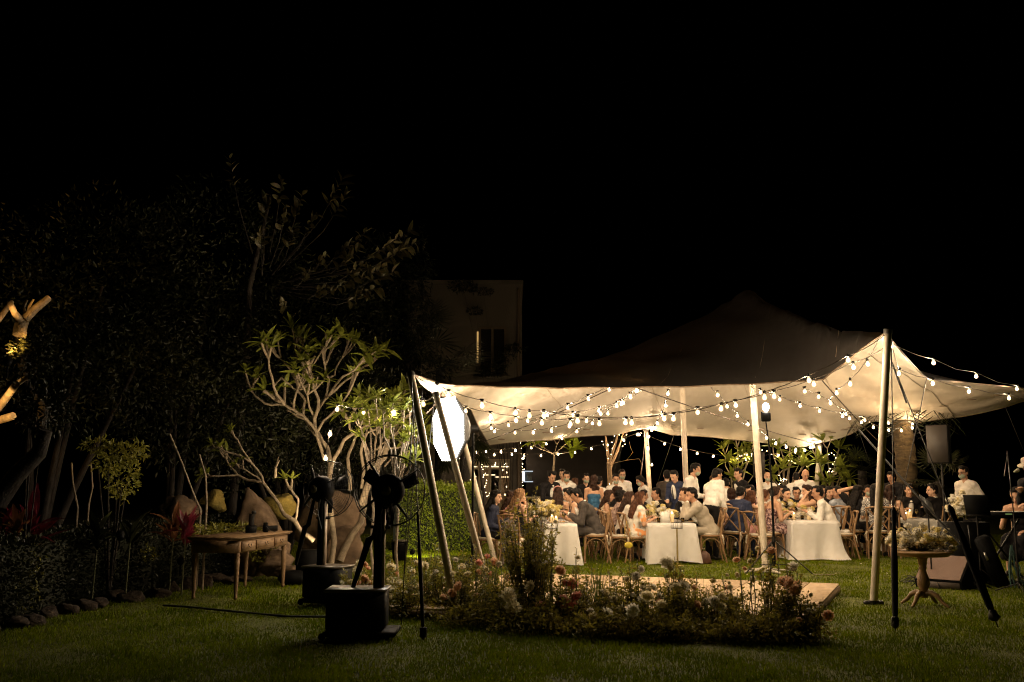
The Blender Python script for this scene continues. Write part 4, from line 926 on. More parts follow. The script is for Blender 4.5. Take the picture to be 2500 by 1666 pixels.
o = shw.build('shawl', M('grey_knit', (.16, .13, .12), .95, .2, 30, .6, 60)); o.location = bp_; tag(o, 'grey knitted shawl knotted over a chair back', 'shawl')
q = o.modifiers.new('weld', 'REMESH'); q.mode = 'VOXEL'; q.voxel_size = .02; q.use_smooth_shade = True
# ---- stand light
ls = empty('light_stand', GX(1884, 17.2), 0, 1, 'black tripod light stand with lit lamp beside the front mast', 'light stand')
q = MB(); q.tube([(0, 0, .1), (0, 0, 1.35)], .022, n=8); q.tube([(0, 0, 1.3), (-.02, 0, 2.15)], .016, n=8); q.tube([(-.02, 0, 2.1), (-.06, 0, 2.55)], .012, n=8); q.build('pole', m_black, ls)
for a in (-155, -25, 80):
    q = MB(); c_, s_ = math.cos(math.radians(a)), math.sin(math.radians(a)); q.tube([(0, 0, .55), (c_ * .62, s_ * .62 , .0)], .012, n=6); q.tube([(0, 0, .14), (c_ * .3, s_ * .3, .15)], .008, n=5); q.build('leg', m_blackm, ls)
q = MB(); q.tube([(0, 0, .52), (0, 0, .6)], .035, n=8); q.tube([(0, 0, 1.28), (0, 0, 1.38)], .034, n=8); q.build('collar', m_blackm, ls)
q = MB(); q.box((-.06, 0, 2.63), (.15, .1, .16), bev=.02); q.tube([(-.13, 0, 2.6), (-.13, 0, 2.72)], .015, n=6); lh = q.build('lamp_head', m_black, ls)
q = MB(); q.ell((-.06, -.02, 2.80), (.055, .055, .075), None, 12, 8); q.build('flash_tube', ME('stand_lamp', (1, .9, .78), 90), lh)
# ================================================================ softbox and garden lamps
def zb(x, y): return (440 + x / 2.852, 1050 + y / 2.852)
sbx = empty('studio_softbox', GX(1112, 12.7), 0, 1, 'large glowing octagonal softbox on a stand behind left tent poles', 'softbox')
sc_ = P(1095, 1048, 12.7) - sbx.location
nrm = Vector((-.85, -.53, -.03)).normalized(); RS = nrm.to_track_quat('Z', 'Y').to_matrix(); RS = RS @ Matrix.Rotation(math.radians(22), 3, 'Z')
q = MB(); q.lathe(sc_, [(.425, .0), (.43, .012)], n=8, R=RS); q.build('diffuser', ME('softbox_diffuser', (1, .93, .82), SOFT_E), sbx, smooth=False)
q = MB(); q.lathe(sc_ - nrm * .0, [(.09, -.28), (.12, -.26), (.34, -.12), (.445, -.01)], n=8, R=RS); q.build('shell', m_black, sbx, smooth=False)
q = MB(); q.tube([sc_ - nrm * .27, sc_ - nrm * .42], .05, n=10); q.build('flash_head', m_black, sbx)
q = MB(); b0 = sc_ - nrm * .36; q.tube([b0, Vector((b0.x, b0.y, .5))], .016, n=8); q.build('pole', m_black, sbx)
for a in (20, 140, 260):
    q = MB(); q.tube([(b0.x, b0.y, .6), (b0.x + math.cos(math.radians(a)) * .6, b0.y + math.sin(math.radians(a)) * .6, 0)], .011, n=5); q.build('leg', m_black, sbx)
def spot(loc, tgt, power, col, size, label, blend=.6):
    t = empty('garden_spotlight', loc, 0, 1, label, 'garden light', 'small garden spotlights hidden among the plants')
    d = (Vector(tgt) - Vector(loc)).normalized(); R = d.to_track_quat('Z', 'Y').to_matrix()
    q = MB(); q.lathe((0, 0, 0), [(.035, -.1), (.045, -.08), (.05, 0), (.045, 0), (.04, -.02)], n=10, R=R); q.tube([(0, 0, -.05), (0, 0, -.2)], .01, n=5); q.build('housing', m_black, t)
    l = bpy.data.lights.new('spot_lamp', 'SPOT'); l.energy = power; l.color = col; l.spot_size = math.radians(size); l.spot_blend = blend; l.shadow_soft_size = .04
    o = bpy.data.objects.new('spot_lamp', l); COL.objects.link(o); o.parent = t; o.matrix_basis = Matrix.Translation(d * .03) @ (d.to_track_quat('-Z', 'Y').to_matrix().to_4x4())
# ================================================================ leaves and trees
def leaf_mesh(mat, w=.16, droop=.25, name='leaf'):
    V = []; F = []; ts = [0, .15, .4, .7, 1]; ws = [.15, .7, 1, .75, .02]
    for t, k in zip(ts, ws):
        z = -droop * t * t
        V += [(t, -w * k, z + w * k * .35), (t, 0, z), (t, w * k, z + w * k * .35)]
    for i in range(4):
        a = i * 3; F += [(a, a + 1, a + 4, a + 3), (a + 1, a + 2, a + 5, a + 4)]
    m = MB(); m.add(V, F); return m.mesh(name, mat)
LF = [leaf_mesh(m_leaf_f, .13, d) for d in (.1, .25, .45)]
LB = [leaf_mesh(m_leaf_b, .17, d) for d in (.05, .2, .35)]
LR = [leaf_mesh(m_leaf_r, .12, d) for d in (.15, .5)]; LO = [leaf_mesh(m_leaf_o, .13, d) for d in (.15, .5)]
LD = [leaf_mesh(m_leaf_d, .13, d) for d in (.1, .3)]
def dirmat(loc, d, sc, roll=0.0):
    d = Vector(d).normalized(); x = d; up = Vector((0, 0, 1)); y = up.cross(x)
    if y.length < .05: y = Vector((0, 1, 0)).cross(x)
    y.normalize(); z = x.cross(y)
    R = Matrix((x, y, z)).transposed() @ Matrix.Rotation(roll, 3, 'X')
    return Matrix.Translation(loc) @ R.to_4x4() @ Matrix.Diagonal((sc, sc, sc, 1))
def rosette(parent, org, p, ax, n, L, meshes, spread=1.0):
    ax = Vector(ax).normalized(); u = ax.orthogonal().normalized(); v = ax.cross(u)
    for k in range(n):
        a = 2 * math.pi * k / n + rnd.uniform(-.3, .3); e = rnd.uniform(.35, 1.25) * spread
        d = ax * math.cos(e) + (u * math.cos(a) + v * math.sin(a)) * math.sin(e)
        link('leaf', rnd.choice(meshes), parent, dirmat(p - org, d, L * rnd.uniform(.7, 1.15), rnd.uniform(-.4, .4)))
def limb_tree(name, base, limbs, label, cat='tree', bark=None, leaf=LF, L=.26, nl=7, tw=2, r0=.06, tiplen=.35, depthj=.8, group=None, leaves=True, maxl=290, base_pts=None):
    """limbs: lists of (px,py,D) survey points"""
    root = empty(name, base, rnd.uniform(0, .01), 1, label, cat, group); root.rotation_euler = (0, 0, 0); org = Vector(base); tips = []
    br = bark or m_fbark; trunk = MB(); first = True
    for li, lm in enumerate(limbs):
        jd = rnd.uniform(-depthj, depthj); n = len(lm) - 1
        pts = [P(x, y, D + jd * (i / max(1, n)) ) for i, (x, y, D) in enumerate(lm)]
        if leaves and n > 1:
            q_ = [pts[0]]
            for a_, b_ in zip(pts, pts[1:]):
                ln_ = (b_ - a_).length; q_ += [a_.lerp(b_, .5) + Vector((rnd.gauss(0, 1), rnd.gauss(0, 1), rnd.gauss(0, 1))) * ln_ * .05, b_]
            pts = q_
        k = len(pts); lm_r = limb_tree.radii; rr = lm_r[li] if lm_r and li < len(lm_r) else (r0 * .55, r0 * .25)
        m = MB(); m.tube([p - org for p in pts], [.7 * (rr[0] + (rr[1] - rr[0]) * (i / (k - 1))) for i in range(k)], n=8)
        m.build('branch' if li else 'trunk', br, root)
        tips.append((pts[-1], (pts[-1] - pts[-2]).normalized(), rr[1]))
    tm = MB(); ends = []
    for p, d, r in tips[1:]:
        for t in range(tw):
            dd = (d + Vector((rnd.uniform(-.7, .7), rnd.uniform(-.7, .7), rnd.uniform(-.1, .6)))).normalized(); e = p + dd * tiplen * rnd.uniform(.5, 1.1)
            if t and tiplen > .35:   # side spur
                sd_ = (dd + Vector((rnd.uniform(-.8, .8), rnd.uniform(-.5, .5), rnd.uniform(0, .6)))).normalized(); h_ = p.lerp(e, .5); e2 = h_ + sd_ * tiplen * .5
                tm.tube([h_ - org, e2 - org], [r * .8, r * .65], n=5)
            tm.tube([p - org, p.lerp(e, .5) - org + Vector((0, 0, -.03)), e - org], [r, r * .85, r * .75], n=6); ends.append((e, dd))
    if tm.n: tm.build('twigs', br, root, kind='stuff')
    c = 0
    if leaves:
        for e, d in ends:
            if c + nl > maxl: break
            rosette(root, org, e, d + Vector((0, 0, .4)), nl, L, leaf); c += nl
    return root
limb_tree.radii = None
def Z4(pts, D0, D1=None):
    D1 = D0 if D1 is None else D1; n = len(pts) - 1
    return [(*z4(x, y), D0 + (D1 - D0) * i / max(1, n)) for i, (x, y) in enumerate(pts)]
def ZB(pts, D): return [(*zb(x, y), D) for x, y in pts]
fa = [Z4([(1190, 2400), (1198, 1700), (1200, 1330), (1175, 1150)], 17), Z4([(1150, 1280), (1080, 1060), (1030, 940), (940, 840), (850, 785), (760, 735)], 16.8), Z4([(760, 735), (690, 640), (650, 500), (610, 290)], 16.6), Z4([(760, 735), (640, 742), (530, 690), (450, 610)], 16.6),
 Z4([(850, 785), (870, 640), (900, 560)], 16.8), Z4([(1175, 1150), (1090, 1020), (1050, 920), (1070, 820), (1090, 690), (1040, 580), (1030, 490)], 17), Z4([(1070, 820), (1150, 690), (1190, 500), (1150, 360)], 17), Z4([(1150, 690), (1260, 540), (1380, 440), (1480, 350)], 17, 16), Z4([(1200, 640), (1310, 540), (1430, 460), (1530, 370)], 17, 16.2),
 Z4([(1080, 1000), (1140, 890), (1240, 800), (1310, 720), (1370, 640)], 16.8), Z4([(940, 840), (960, 700), (900, 620), (850, 470), (730, 300)], 16.9), Z4([(1050, 900), (1000, 760), (980, 640)], 17), Z4([(660, 560), (730, 480), (830, 560), (870, 590)], 16.6), Z4([(1000, 400), (960, 330), (910, 230)], 16.8), Z4([(850, 470), (860, 380), (880, 270)], 16.9), Z4([(1190, 480), (1240, 460), (1260, 380), (1320, 280)], 16.9), Z4([(1000, 560), (1000, 400), (1110, 240)], 17.1), Z4([(1060, 1030), (1000, 960), (960, 880)], 16.8)]
limb_tree.kink = 1
limb_tree.radii = [(.072, .05), (.04, .03), (.036, .024), (.03, .02), (.03, .02), (.055, .028), (.035, .022), (.032, .02), (.032, .02), (.03, .02), (.035, .02), (.03, .02), (.025, .018), (.022, .018), (.022, .018), (.024, .018), (.024, .018), (.03, .02)]
limb_tree('frangipani_tree', GX(804, 17), fa, 'largest pale-branched frangipani tree, floodlit beside the left tent pole', r0=.06, nl=6, L=.31, tw=3, tiplen=.42, depthj=.6, maxl=298)
fb = [ZB([(1110, 915), (1170, 780), (1260, 640), (1290, 430)], 17.8), Z4([(1205, 1400), (1240, 1250), (1330, 1080), (1430, 1010), (1540, 940), (1600, 890)], 17), Z4([(1420, 1020), (1385, 960), (1380, 880)], 17), Z4([(1390, 1560), (1375, 1330), (1380, 1200), (1440, 1050), (1480, 1000)], 17.4), Z4([(1500, 1540), (1495, 1200), (1550, 1010), (1650, 970), (1770, 790)], 17.2), Z4([(1500, 1700), (1610, 1390), (1720, 1240), (1750, 1030), (1760, 890)], 17), Z4([(1650, 1170), (1720, 1100), (1790, 1040)], 16.8), Z4([(1740, 1160), (1850, 1150), (1960, 1110)], 16.6, 16.2), Z4([(1720, 1330), (1800, 1240), (1900, 1200)], 16.6), Z4([(1550, 1010), (1545, 860), (1540, 800)], 17), Z4([(1640, 1170), (1630, 1100), (1640, 1040)], 16.8), Z4([(1760, 960), (1830, 930), (1880, 880)], 16.6)]
limb_tree.radii = [(.10, .07), (.05, .035), (.03, .024), (.045, .03), (.04, .024), (.085, .05), (.02, .015), (.022, .016), (.02, .015), (.02, .016), (.018, .015), (.02, .015)]
limb_tree('frangipani_tree', GX(815, 17.8), fb, 'multi-stemmed frangipani with bright green leaves just left of the softbox', nl=8, L=.30, tw=3, tiplen=.4, depthj=.5, maxl=298)
fc = [ZB([(930, 775), (850, 720), (800, 635), (725, 590), (690, 520), (580, 370)], 15.6), ZB([(580, 370), (545, 290), (500, 235), (440, 150), (400, 70)], 15.4), ZB([(580, 370), (470, 350), (400, 315), (350, 260), (320, 200)], 15.5), ZB([(400, 315), (320, 318), (230, 320)], 15.3), ZB([(800, 630), (815, 540), (820, 480), (770, 410)], 15.6), ZB([(500, 235), (420, 180), (320, 155), (260, 120)], 15.3), ZB([(560, 350), (500, 310), (440, 270)], 15.5), ZB([(440, 260), (400, 240), (330, 180)], 15.4)]
limb_tree.radii = [(.03, .02)] + [(.02, .011)] * 9
limb_tree('young_frangipani', GX(975, 13.1), [[(975, 1458, 13.1), (972, 1250, 13.1), (968, 1160, 13)]] + [[(968, 1200, 13.0), ((968 + x) / 2 + 3, (1180 + y) / 2 + 5, 12.9), (x, y, 12.7)] for x, y in [(955, 1000), (985, 1020), (1000, 1065), (985, 1095), (1008, 1130), (960, 1050), (935, 1010), (990, 1140), (1000, 1005)]], 'young frangipani with brightest green leaves beside the near left pole', leaf=LF, L=.17, nl=9, tw=2, tiplen=.10, depthj=.1)
limb_tree.radii = [(.03, .02)] + [(.02, .011)] * 9
limb_tree('young_frangipani', GX(915, 14), [[(915, 1440, 14), (912, 1250, 14), (908, 1160, 14)]] + [[(908, 1190, 13.9), ((908 + x) / 2 + 3, (1180 + y) / 2 + 5, 13.8), (x, y, 13.6)] for x, y in [(900, 1010), (880, 1040), (928, 1060), (918, 985), (868, 1005), (940, 1085), (890, 1078), (945, 1030)]], 'young frangipani rising behind the nearer fan cage', leaf=LF, L=.19, nl=9, tw=2, tiplen=.12, depthj=.1)
limb_tree.radii = [(.065, .032), (.028, .018), (.03, .018), (.018, .014), (.03, .022), (.022, .016), (.018, .014), (.018, .014)]
limb_tree('frangipani_tree', GX(762, 15.6), fc, 'low bare frangipani branch arching left over the boulders', nl=6, L=.17, tw=2, tiplen=.18, depthj=.2)
# cut stump stub
limb_tree.radii = [(.035, .03), (.02, .012), (.02, .012)]
limb_tree('pruned_branch', P(*z4(675, 1430), 16.2), [Z4([(675, 1430), (680, 1340)], 16.2), Z4([(680, 1340), (690, 1290), (705, 1240)], 16.2), Z4([(680, 1340), (700, 1300), (715, 1270)], 16.2)], 'short pruned forked branch lit against dark leaves', cat='branch', leaves=False, tw=0)
limb_tree.radii = None
# dense dark shrubbery: each crown a cloud of leaves on its own stems
def cloud_tree(base, blobs, n, size, mat, label, name='tree', cat='tree', trunk_r=.08, group=None, w=.35, barkm=None, trunk=True, hang=0.0):
    root = empty(name, base, 0, 1, label, cat, group); org = Vector(base); Cs = []; Ds = []
    tot = sum(b[3] * b[4] for b in blobs)
    for (px, py, D, rx, rz) in blobs:
        c = P(px, py, D) - org; k = int(n * rx * rz / tot)
        g = nr.normal(size=(k, 3)); g /= np.linalg.norm(g, axis=1, keepdims=True); rad = nr.uniform(.55, 1.05, (k, 1)) ** .7
        lump = 1 + .22 * np.sin(g[:, :1] * 5 + px) * np.cos(g[:, 2:] * 6 + py)
        pos = g * rad * lump * np.array([rx, rx * .7, rz]) + np.array(c); keep = pos[:, 2] > .05
        dd = g * .7 + nr.normal(size=(k, 3)) * .6; dd[:, 2] -= hang
        Cs.append(pos[keep]); Ds.append(dd[keep])
        if trunk:
            q = MB(); q.tube([Vector((0, 0, 0)), Vector((c.x * .35, c.y * .4, c.z * .4)), c], [trunk_r, trunk_r * .7, trunk_r * .3], n=7); q.build('trunk', barkm or m_bark, root)
    Cs = np.concatenate(Cs); Ds = np.concatenate(Ds)
    leafset('crown', Cs, Ds, nr.uniform(.7, 1.3, len(Cs)) * size, mat, root, w=w, kind='stuff')
    return root
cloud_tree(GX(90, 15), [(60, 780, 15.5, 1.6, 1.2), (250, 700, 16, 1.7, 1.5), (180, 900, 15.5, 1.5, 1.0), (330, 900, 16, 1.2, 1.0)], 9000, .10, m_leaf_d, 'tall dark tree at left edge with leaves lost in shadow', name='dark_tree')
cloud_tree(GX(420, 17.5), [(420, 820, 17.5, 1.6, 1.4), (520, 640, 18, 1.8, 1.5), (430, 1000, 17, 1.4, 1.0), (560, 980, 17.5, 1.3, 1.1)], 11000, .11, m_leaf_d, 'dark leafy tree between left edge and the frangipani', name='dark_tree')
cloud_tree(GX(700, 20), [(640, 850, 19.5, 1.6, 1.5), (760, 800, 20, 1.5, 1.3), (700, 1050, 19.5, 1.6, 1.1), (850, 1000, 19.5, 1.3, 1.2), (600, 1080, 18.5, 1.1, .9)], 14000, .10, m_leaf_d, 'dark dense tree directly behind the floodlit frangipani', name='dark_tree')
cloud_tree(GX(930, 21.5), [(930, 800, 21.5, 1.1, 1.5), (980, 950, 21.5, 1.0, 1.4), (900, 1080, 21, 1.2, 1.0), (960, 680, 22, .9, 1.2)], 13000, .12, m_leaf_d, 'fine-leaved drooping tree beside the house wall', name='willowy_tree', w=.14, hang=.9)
cloud_tree(GX(280, 13.2), [(295, 1105, 13.2, .34, .12), (235, 1085, 13.3, .22, .08), (300, 1165, 13.2, .22, .28), (265, 1135, 13.0, .2, .1), (325, 1090, 13.4, .2, .06)], 900, .07, m_leaf_y, 'small yellow-green shrub catching lamp light left of the boulders', name='lit_shrub', cat='shrub', trunk_r=.02, group=None)
# large-leaved tree overhanging
root = empty('broad_leaved_tree', GX(560, 18.6), 0, 1, 'tall tree with big oblong leaves reaching over the frangipani', 'tree'); org = root.location
q = MB(); q.tube([(0, 0, 0), P(600, 900, 18.4) - org, P(610, 700, 17) - org, P(660, 480, 15) - org], [.09, .07, .045, .02], n=9); q.build('trunk', m_bark, root)
ends_ = [(690, 430), (740, 470), (770, 520), (700, 500), (850, 470), (840, 430), (850, 600), (900, 560), (880, 610), (960, 590), (1010, 560), (1000, 600), (1020, 590), (945, 650), (970, 660), (880, 670), (850, 690), (800, 700), (900, 720), (930, 700), (760, 660), (720, 560), (650, 470), (640, 560), (700, 740), (900, 640), (800, 620), (560, 380)]
q = MB(); nleaf = 0
for (x, y) in ends_:
    e = P(x, y, 13.6 + rnd.uniform(-.5, .8)); s = P(640 + (x - 640) * .3, 720 - (720 - y) * .3, 15.2)
    mid = s.lerp(e, .6) + Vector((0, 0, -.15)); q.tube([s - org, mid - org, e - org], [.014, .009, .006], n=5)
    d = (e - mid).normalized()
    for k in range(10):
        if nleaf >= 290: break
        t = k / 10; p = mid.lerp(e, .35 + .65 * t); sd = Vector((d.z, 0, -d.x)) * (1 if k % 2 else -1)
        dd = d * .7 + sd * rnd.uniform(.3, 1.0) + Vector((rnd.uniform(-.3, .3), rnd.uniform(-.6, .2), rnd.uniform(-.5, .3)))
        link('leaf', rnd.choice(LB), root, dirmat(p - org, dd, rnd.uniform(.14, .24), rnd.uniform(-1.2, 1.2))); nleaf += 1
q.build('branches', m_bark, root, kind='stuff')
# far-left uplit tree; part of the uplight is put into the limbs' paler bark
limb_tree.radii = [(.125, .11), (.085, .065), (.065, .05), (.03, .02), (.03, .018), (.07, .05), (.07, .06), (.075, .07), (.05, .04), (.045, .02)]
limb_tree('uplit_tree', P(48, 818, 12.5), [[(48, 818, 12.5), (50, 800, 12.5), (58, 776, 12.5)], [(60, 780, 12.5), (85, 755, 12.4), (118, 728, 12.4)], [(50, 782, 12.5), (36, 765, 12.5), (25, 742, 12.5)], [(62, 772, 12.5), (58, 750, 12.5), (66, 735, 12.5)], [(66, 770, 12.5), (72, 748, 12.5), (82, 732, 12.5)], [(-20, 800, 12.5), (5, 768, 12.5), (28, 738, 12.5)], [(-15, 1010, 12.2), (15, 972, 12.2), (40, 938, 12.2)], [(-15, 1030, 12.2), (32, 1016, 12.2)], [(40, 938, 12.2), (60, 925, 12.2), (84, 917, 12.2)]], 'forked tree limb glowing orange from an uplight, far left', leaves=False, tw=0)
limb_tree.radii = [(.17, .11), (.1, .08), (.06, .04), (.05, .03)]
limb_tree('leaning_tree', G(0, 1300), [[(-10, 1230, 11.5), (40, 1160, 11.8), (95, 1105, 12), (112, 1050, 12.2)], [(95, 1110, 12), (105, 1000, 12.4), (60, 940, 12.5), (48, 818, 12.5)], [(0, 985, 12.3), (40, 940, 12.4), (52, 928, 12.4)], [(-10, 1025, 12.4), (34, 1018, 12.4)]], 'thick trunk leaning right at the left edge', leaves=False, tw=0, bark=m_bark)  # trunk below the fork; its dimness is put into the darker bark colour
limb_tree.radii = None
for k, pts in enumerate([[(175, 1130), (178, 1180), (190, 1240)], [(222, 1130), (226, 1190), (217, 1230)], [(415, 1060), (440, 1120), (478, 1220), (490, 1245)], [(487, 1110), (502, 1160), (505, 1230)]]):
    q = MB(); b0 = GX(pts[-1][0], 14.5); pp = [P(x, y, 14.5) for x, y in pts] + [b0]; q.tube([p - b0 for p in pp], [.012, .014, .016, .02, .02][:len(pp)], n=5); o = q.build('thin_stem', m_fbark); o.location = b0
    tag(o, ['leftmost thin bare stem among the dark shrubs', 'curved bare stem with lit tip beside the yellow-green shrub', 'slanting thin stem rising left of the triangular boulder', 'short thin stem leaning on the triangular boulder'][k], 'stem', 'bare stems in the dark shrubbery')
# cordylines
def cordyline(px, py, D, n, L, meshes, label, h=.25):
    b = GX(px, D); c = P(px, py, D); root = empty('cordyline', b, 0, 1, label, 'plant', 'cordyline plants')
    q = MB(); q.tube([(0, 0, 0), c - b], .012, n=5); q.build('stem', m_stem, root)
    for k in range(n):
        a = rnd.uniform(0, 6.28); e = rnd.uniform(.1, 1.3); d = Vector((math.cos(a) * math.sin(e), math.sin(a) * math.sin(e), math.cos(e)))
        link('leaf', rnd.choice(meshes), root, dirmat(c - b - Vector((0, 0, rnd.uniform(0, h))), d, L * rnd.uniform(.7, 1.1), rnd.uniform(-.4, .4)))
cordyline(455, 1290, 13.8, 16, .42, LR, 'bright red cordyline in front of the left boulder')
cordyline(425, 1285, 13.9, 14, .40, LO, 'bronze cordyline beside the bright red one')
cordyline(75, 1285, 11.8, 20, .5, LR, 'dark red cordyline at the left behind the hedge')
cordyline(40, 1290, 11.6, 16, .38, LO, 'orange-lit bronze plant near the left edge')
cordyline(8, 1280, 11.5, 10, .3, LR, 'small red plant cut by the left edge')
cordyline(240, 1300, 12.8, 14, .4, LD, 'dark green strappy plant behind the low hedge')
cordyline(320, 1290, 13, 14, .4, LD, 'dark green strappy plant beside the left boulder')
m_rockd = M('dark_mossy_stone', (.02, .013, .009), .95, .4, 6, .8, 20, col2=(.045, .03, .018))
# rocks
def rock(px, py, D, r, label, mat=None, seed=0, cut=None, name='boulder', group='boulders in the rockery'):
    c = P(px, py, D); V = []; F = []; n, m_ = 44, 30; R_ = random.Random(seed); ph = [R_.uniform(0, 6) for _ in range(8)]
    planes = [(Vector((R_.gauss(0, 1), R_.gauss(0, 1), R_.gauss(0, .8))).normalized(), R_.uniform(.55, .85)) for _ in range(9)]
    for i in range(m_ + 1):
        a = -math.pi / 2 + math.pi * i / m_
        for j in range(n):
            q_ = 2 * math.pi * j / n; d = Vector((math.cos(a) * math.cos(q_), math.cos(a) * math.sin(q_), math.sin(a)))
            s = 1.0
            for (pn, pd) in planes + (cut or []):
                t = d.dot(pn)
                if t > 0: s = min(s, pd / t)
            s += .012 * math.sin(d.x * 31 + ph[3] + 3 * math.sin(d.z * 11)) + .012 * math.sin(d.z * 27 + ph[4] + 2 * d.y * 9) + .03 * math.sin(d.x * 9 + ph[0]) * math.sin(d.z * 8 + ph[1]) + .02 * math.sin(d.y * 17 + ph[2] + d.z * 13)
            V.append((d.x * s * r[0], d.y * s * r[1], d.z * s * r[2]))
    F = [(i * n + j, i * n + (j + 1) % n, (i + 1) * n + (j + 1) % n, (i + 1) * n + j) for i in range(m_) for j in range(n)]
    q = MB(); q.add(V, F); o = q.build(name, mat or m_rock); o.location = c
    return tag(o, label, 'rock', group)
rock(628, 1300, 16.8, (.62, .55, .78), 'large pointed boulder behind the writing desk', seed=3, cut=[(Vector((.75, 0, .66)), .5), (Vector((-.9, -.2, .3)), .55)])
rock(690, 1232, 17.6, (.34, .3, .26), 'yellow mossy boulder glowing beside the pointed boulder', m_moss, seed=5)
rock(520, 1225, 17.8, (.3, .3, .22), 'small mossy rock behind the pointed boulder', m_moss, seed=6)
rock(808, 1290, 18.6, (.72, .5, .66), 'broad brown boulder behind the two fans', seed=8)
rock(840, 1340, 18.2, (.45, .4, .4), 'low slab under the broad brown boulder', seed=9)
rock(432, 1270, 16.4, (.45, .4, .40), 'rounded boulder behind the red cordyline', seed=11)
rock(675, 1375, 16.0, (.30, .25, .24), 'small angular rock between the desk legs', seed=13)
rock(655, 1335, 16.3, (.35, .3, .35), 'brown rock below the pointed boulder', seed=14)
rock(715, 1400, 15.8, (.3, .25, .12), 'flat dark rock right of the desk', seed=15)
for k, (px, py) in enumerate([(590, 1412), (560, 1418), (530, 1412), (495, 1425), (460, 1430), (420, 1436), (385, 1450), (320, 1462), (285, 1458), (240, 1475), (205, 1480), (165, 1490), (120, 1500), (75, 1520), (35, 1525)]):
    g = G(px, py + 8); rock(px, py, g.y, (rnd.uniform(.12, .2), .12, rnd.uniform(.08, .13)), ['rightmost', 'second', 'third', 'fourth', 'fifth', 'sixth', 'seventh', 'eighth', 'ninth', 'tenth', 'eleventh', 'twelfth', 'thirteenth', 'fourteenth', 'leftmost'][k] + (' of' if k in (0, 14) else ' from the right of') + ' the low stones edging the dark hedge', m_rockd, seed=20 + k, name='edging_stone', group='stones edging the planted bed')
# low hedge along the lawn edge
def hedge(pts, z, th, n, size, mat, label, name='hedge', rough_top=.05):
    Cs = []; Ds = []; L_ = [0]
    for a, b in zip(pts, pts[1:]): L_.append(L_[-1] + (b - a).length)
    org = Vector((pts[0].x, pts[0].y, 0))
    s = nr.uniform(0, L_[-1], n); face = nr.uniform(0, 1, n); base = np.array([(p.x, p.y) for p in pts])
    X = np.interp(s, L_, base[:, 0]); Y = np.interp(s, L_, base[:, 1]); d = np.array([(pts[-1] - pts[0]).x, (pts[-1] - pts[0]).y]); d /= np.linalg.norm(d); nx, ny = d[1], -d[0]
    if ny > 0: nx, ny = -nx, -ny
    top_ = face < .35; wv = 1 + .08 * np.sin(s * 3.1) + .05 * np.sin(s * 7.7)
    u = np.where(top_, nr.uniform(-1, 1, n), 1.0) * th / 2 * wv; zz = np.where(top_, z * (1 + .03 * np.sin(s * 4)) + nr.normal(0, rough_top, n), nr.uniform(0, 1, n) * z)
    back = (~top_) & (nr.uniform(0, 1, n) < .3); u = np.where(back, -u, u) + nr.normal(0, .03, n)
    C_ = np.stack([X + nx * u, Y + ny * u, np.maximum(zz, .02)], 1) - np.array(org)
    N_ = np.stack([np.where(top_, 0, nx * np.sign(u)), np.where(top_, 0, ny * np.sign(u)), np.where(top_, 1, .15)], 1) + nr.normal(0, .6, (n, 3))
    root = empty(name, org, 0, 1, label, 'hedge', None)
    leafset('foliage', C_, N_, nr.uniform(.6, 1.3, n) * size, mat, root, w=.55, kind='stuff')
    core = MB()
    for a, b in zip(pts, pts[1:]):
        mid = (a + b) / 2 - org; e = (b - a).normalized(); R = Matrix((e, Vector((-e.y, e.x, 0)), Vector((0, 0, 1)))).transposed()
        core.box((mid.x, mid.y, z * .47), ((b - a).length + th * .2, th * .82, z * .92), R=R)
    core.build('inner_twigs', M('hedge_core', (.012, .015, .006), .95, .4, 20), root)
    return root
hedge([GX(985, 23.2), GX(1160, 23.2)], 1.42, 1.5, 9000, .055, m_leaf_h, 'clipped bright green box hedge behind the left tent poles')
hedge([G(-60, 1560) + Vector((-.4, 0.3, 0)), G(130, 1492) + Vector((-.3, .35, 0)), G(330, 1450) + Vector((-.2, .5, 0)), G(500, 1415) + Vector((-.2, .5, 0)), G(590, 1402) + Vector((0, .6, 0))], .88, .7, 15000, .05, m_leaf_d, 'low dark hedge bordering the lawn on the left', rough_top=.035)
cloud_tree(G(640, 1402), [(560, 1292, 14.9, .5, .06), (490, 1296, 14.4, .4, .05)], 500, .08, m_leaf_y, 'row of yellow-green leaf tips behind the writing desk', name='border_plant', cat='plant', trunk=False)
cloud_tree(G(20, 1470), [(30, 1380, 11.3, .35, .35), (60, 1430, 11.2, .2, .3)], 260, .05, m_leaf_y, 'sparse lit leaves in the hedge at the left edge', name='border_plant', cat='plant', trunk=False)
cloud_tree(G(360, 1440), [(362, 1352, 13.2, .09, .12)], 60, .05, m_leaf_y, 'small patch of lit leaves in the dark hedge', name='border_plant', cat='plant', trunk=False)
cloud_tree(G(650, 1405), [(640, 1345, 16, .25, .2)], 300, .07, m_leaf_y, 'leafy plant growing under the desk', name='border_plant', cat='plant', trunk=False)
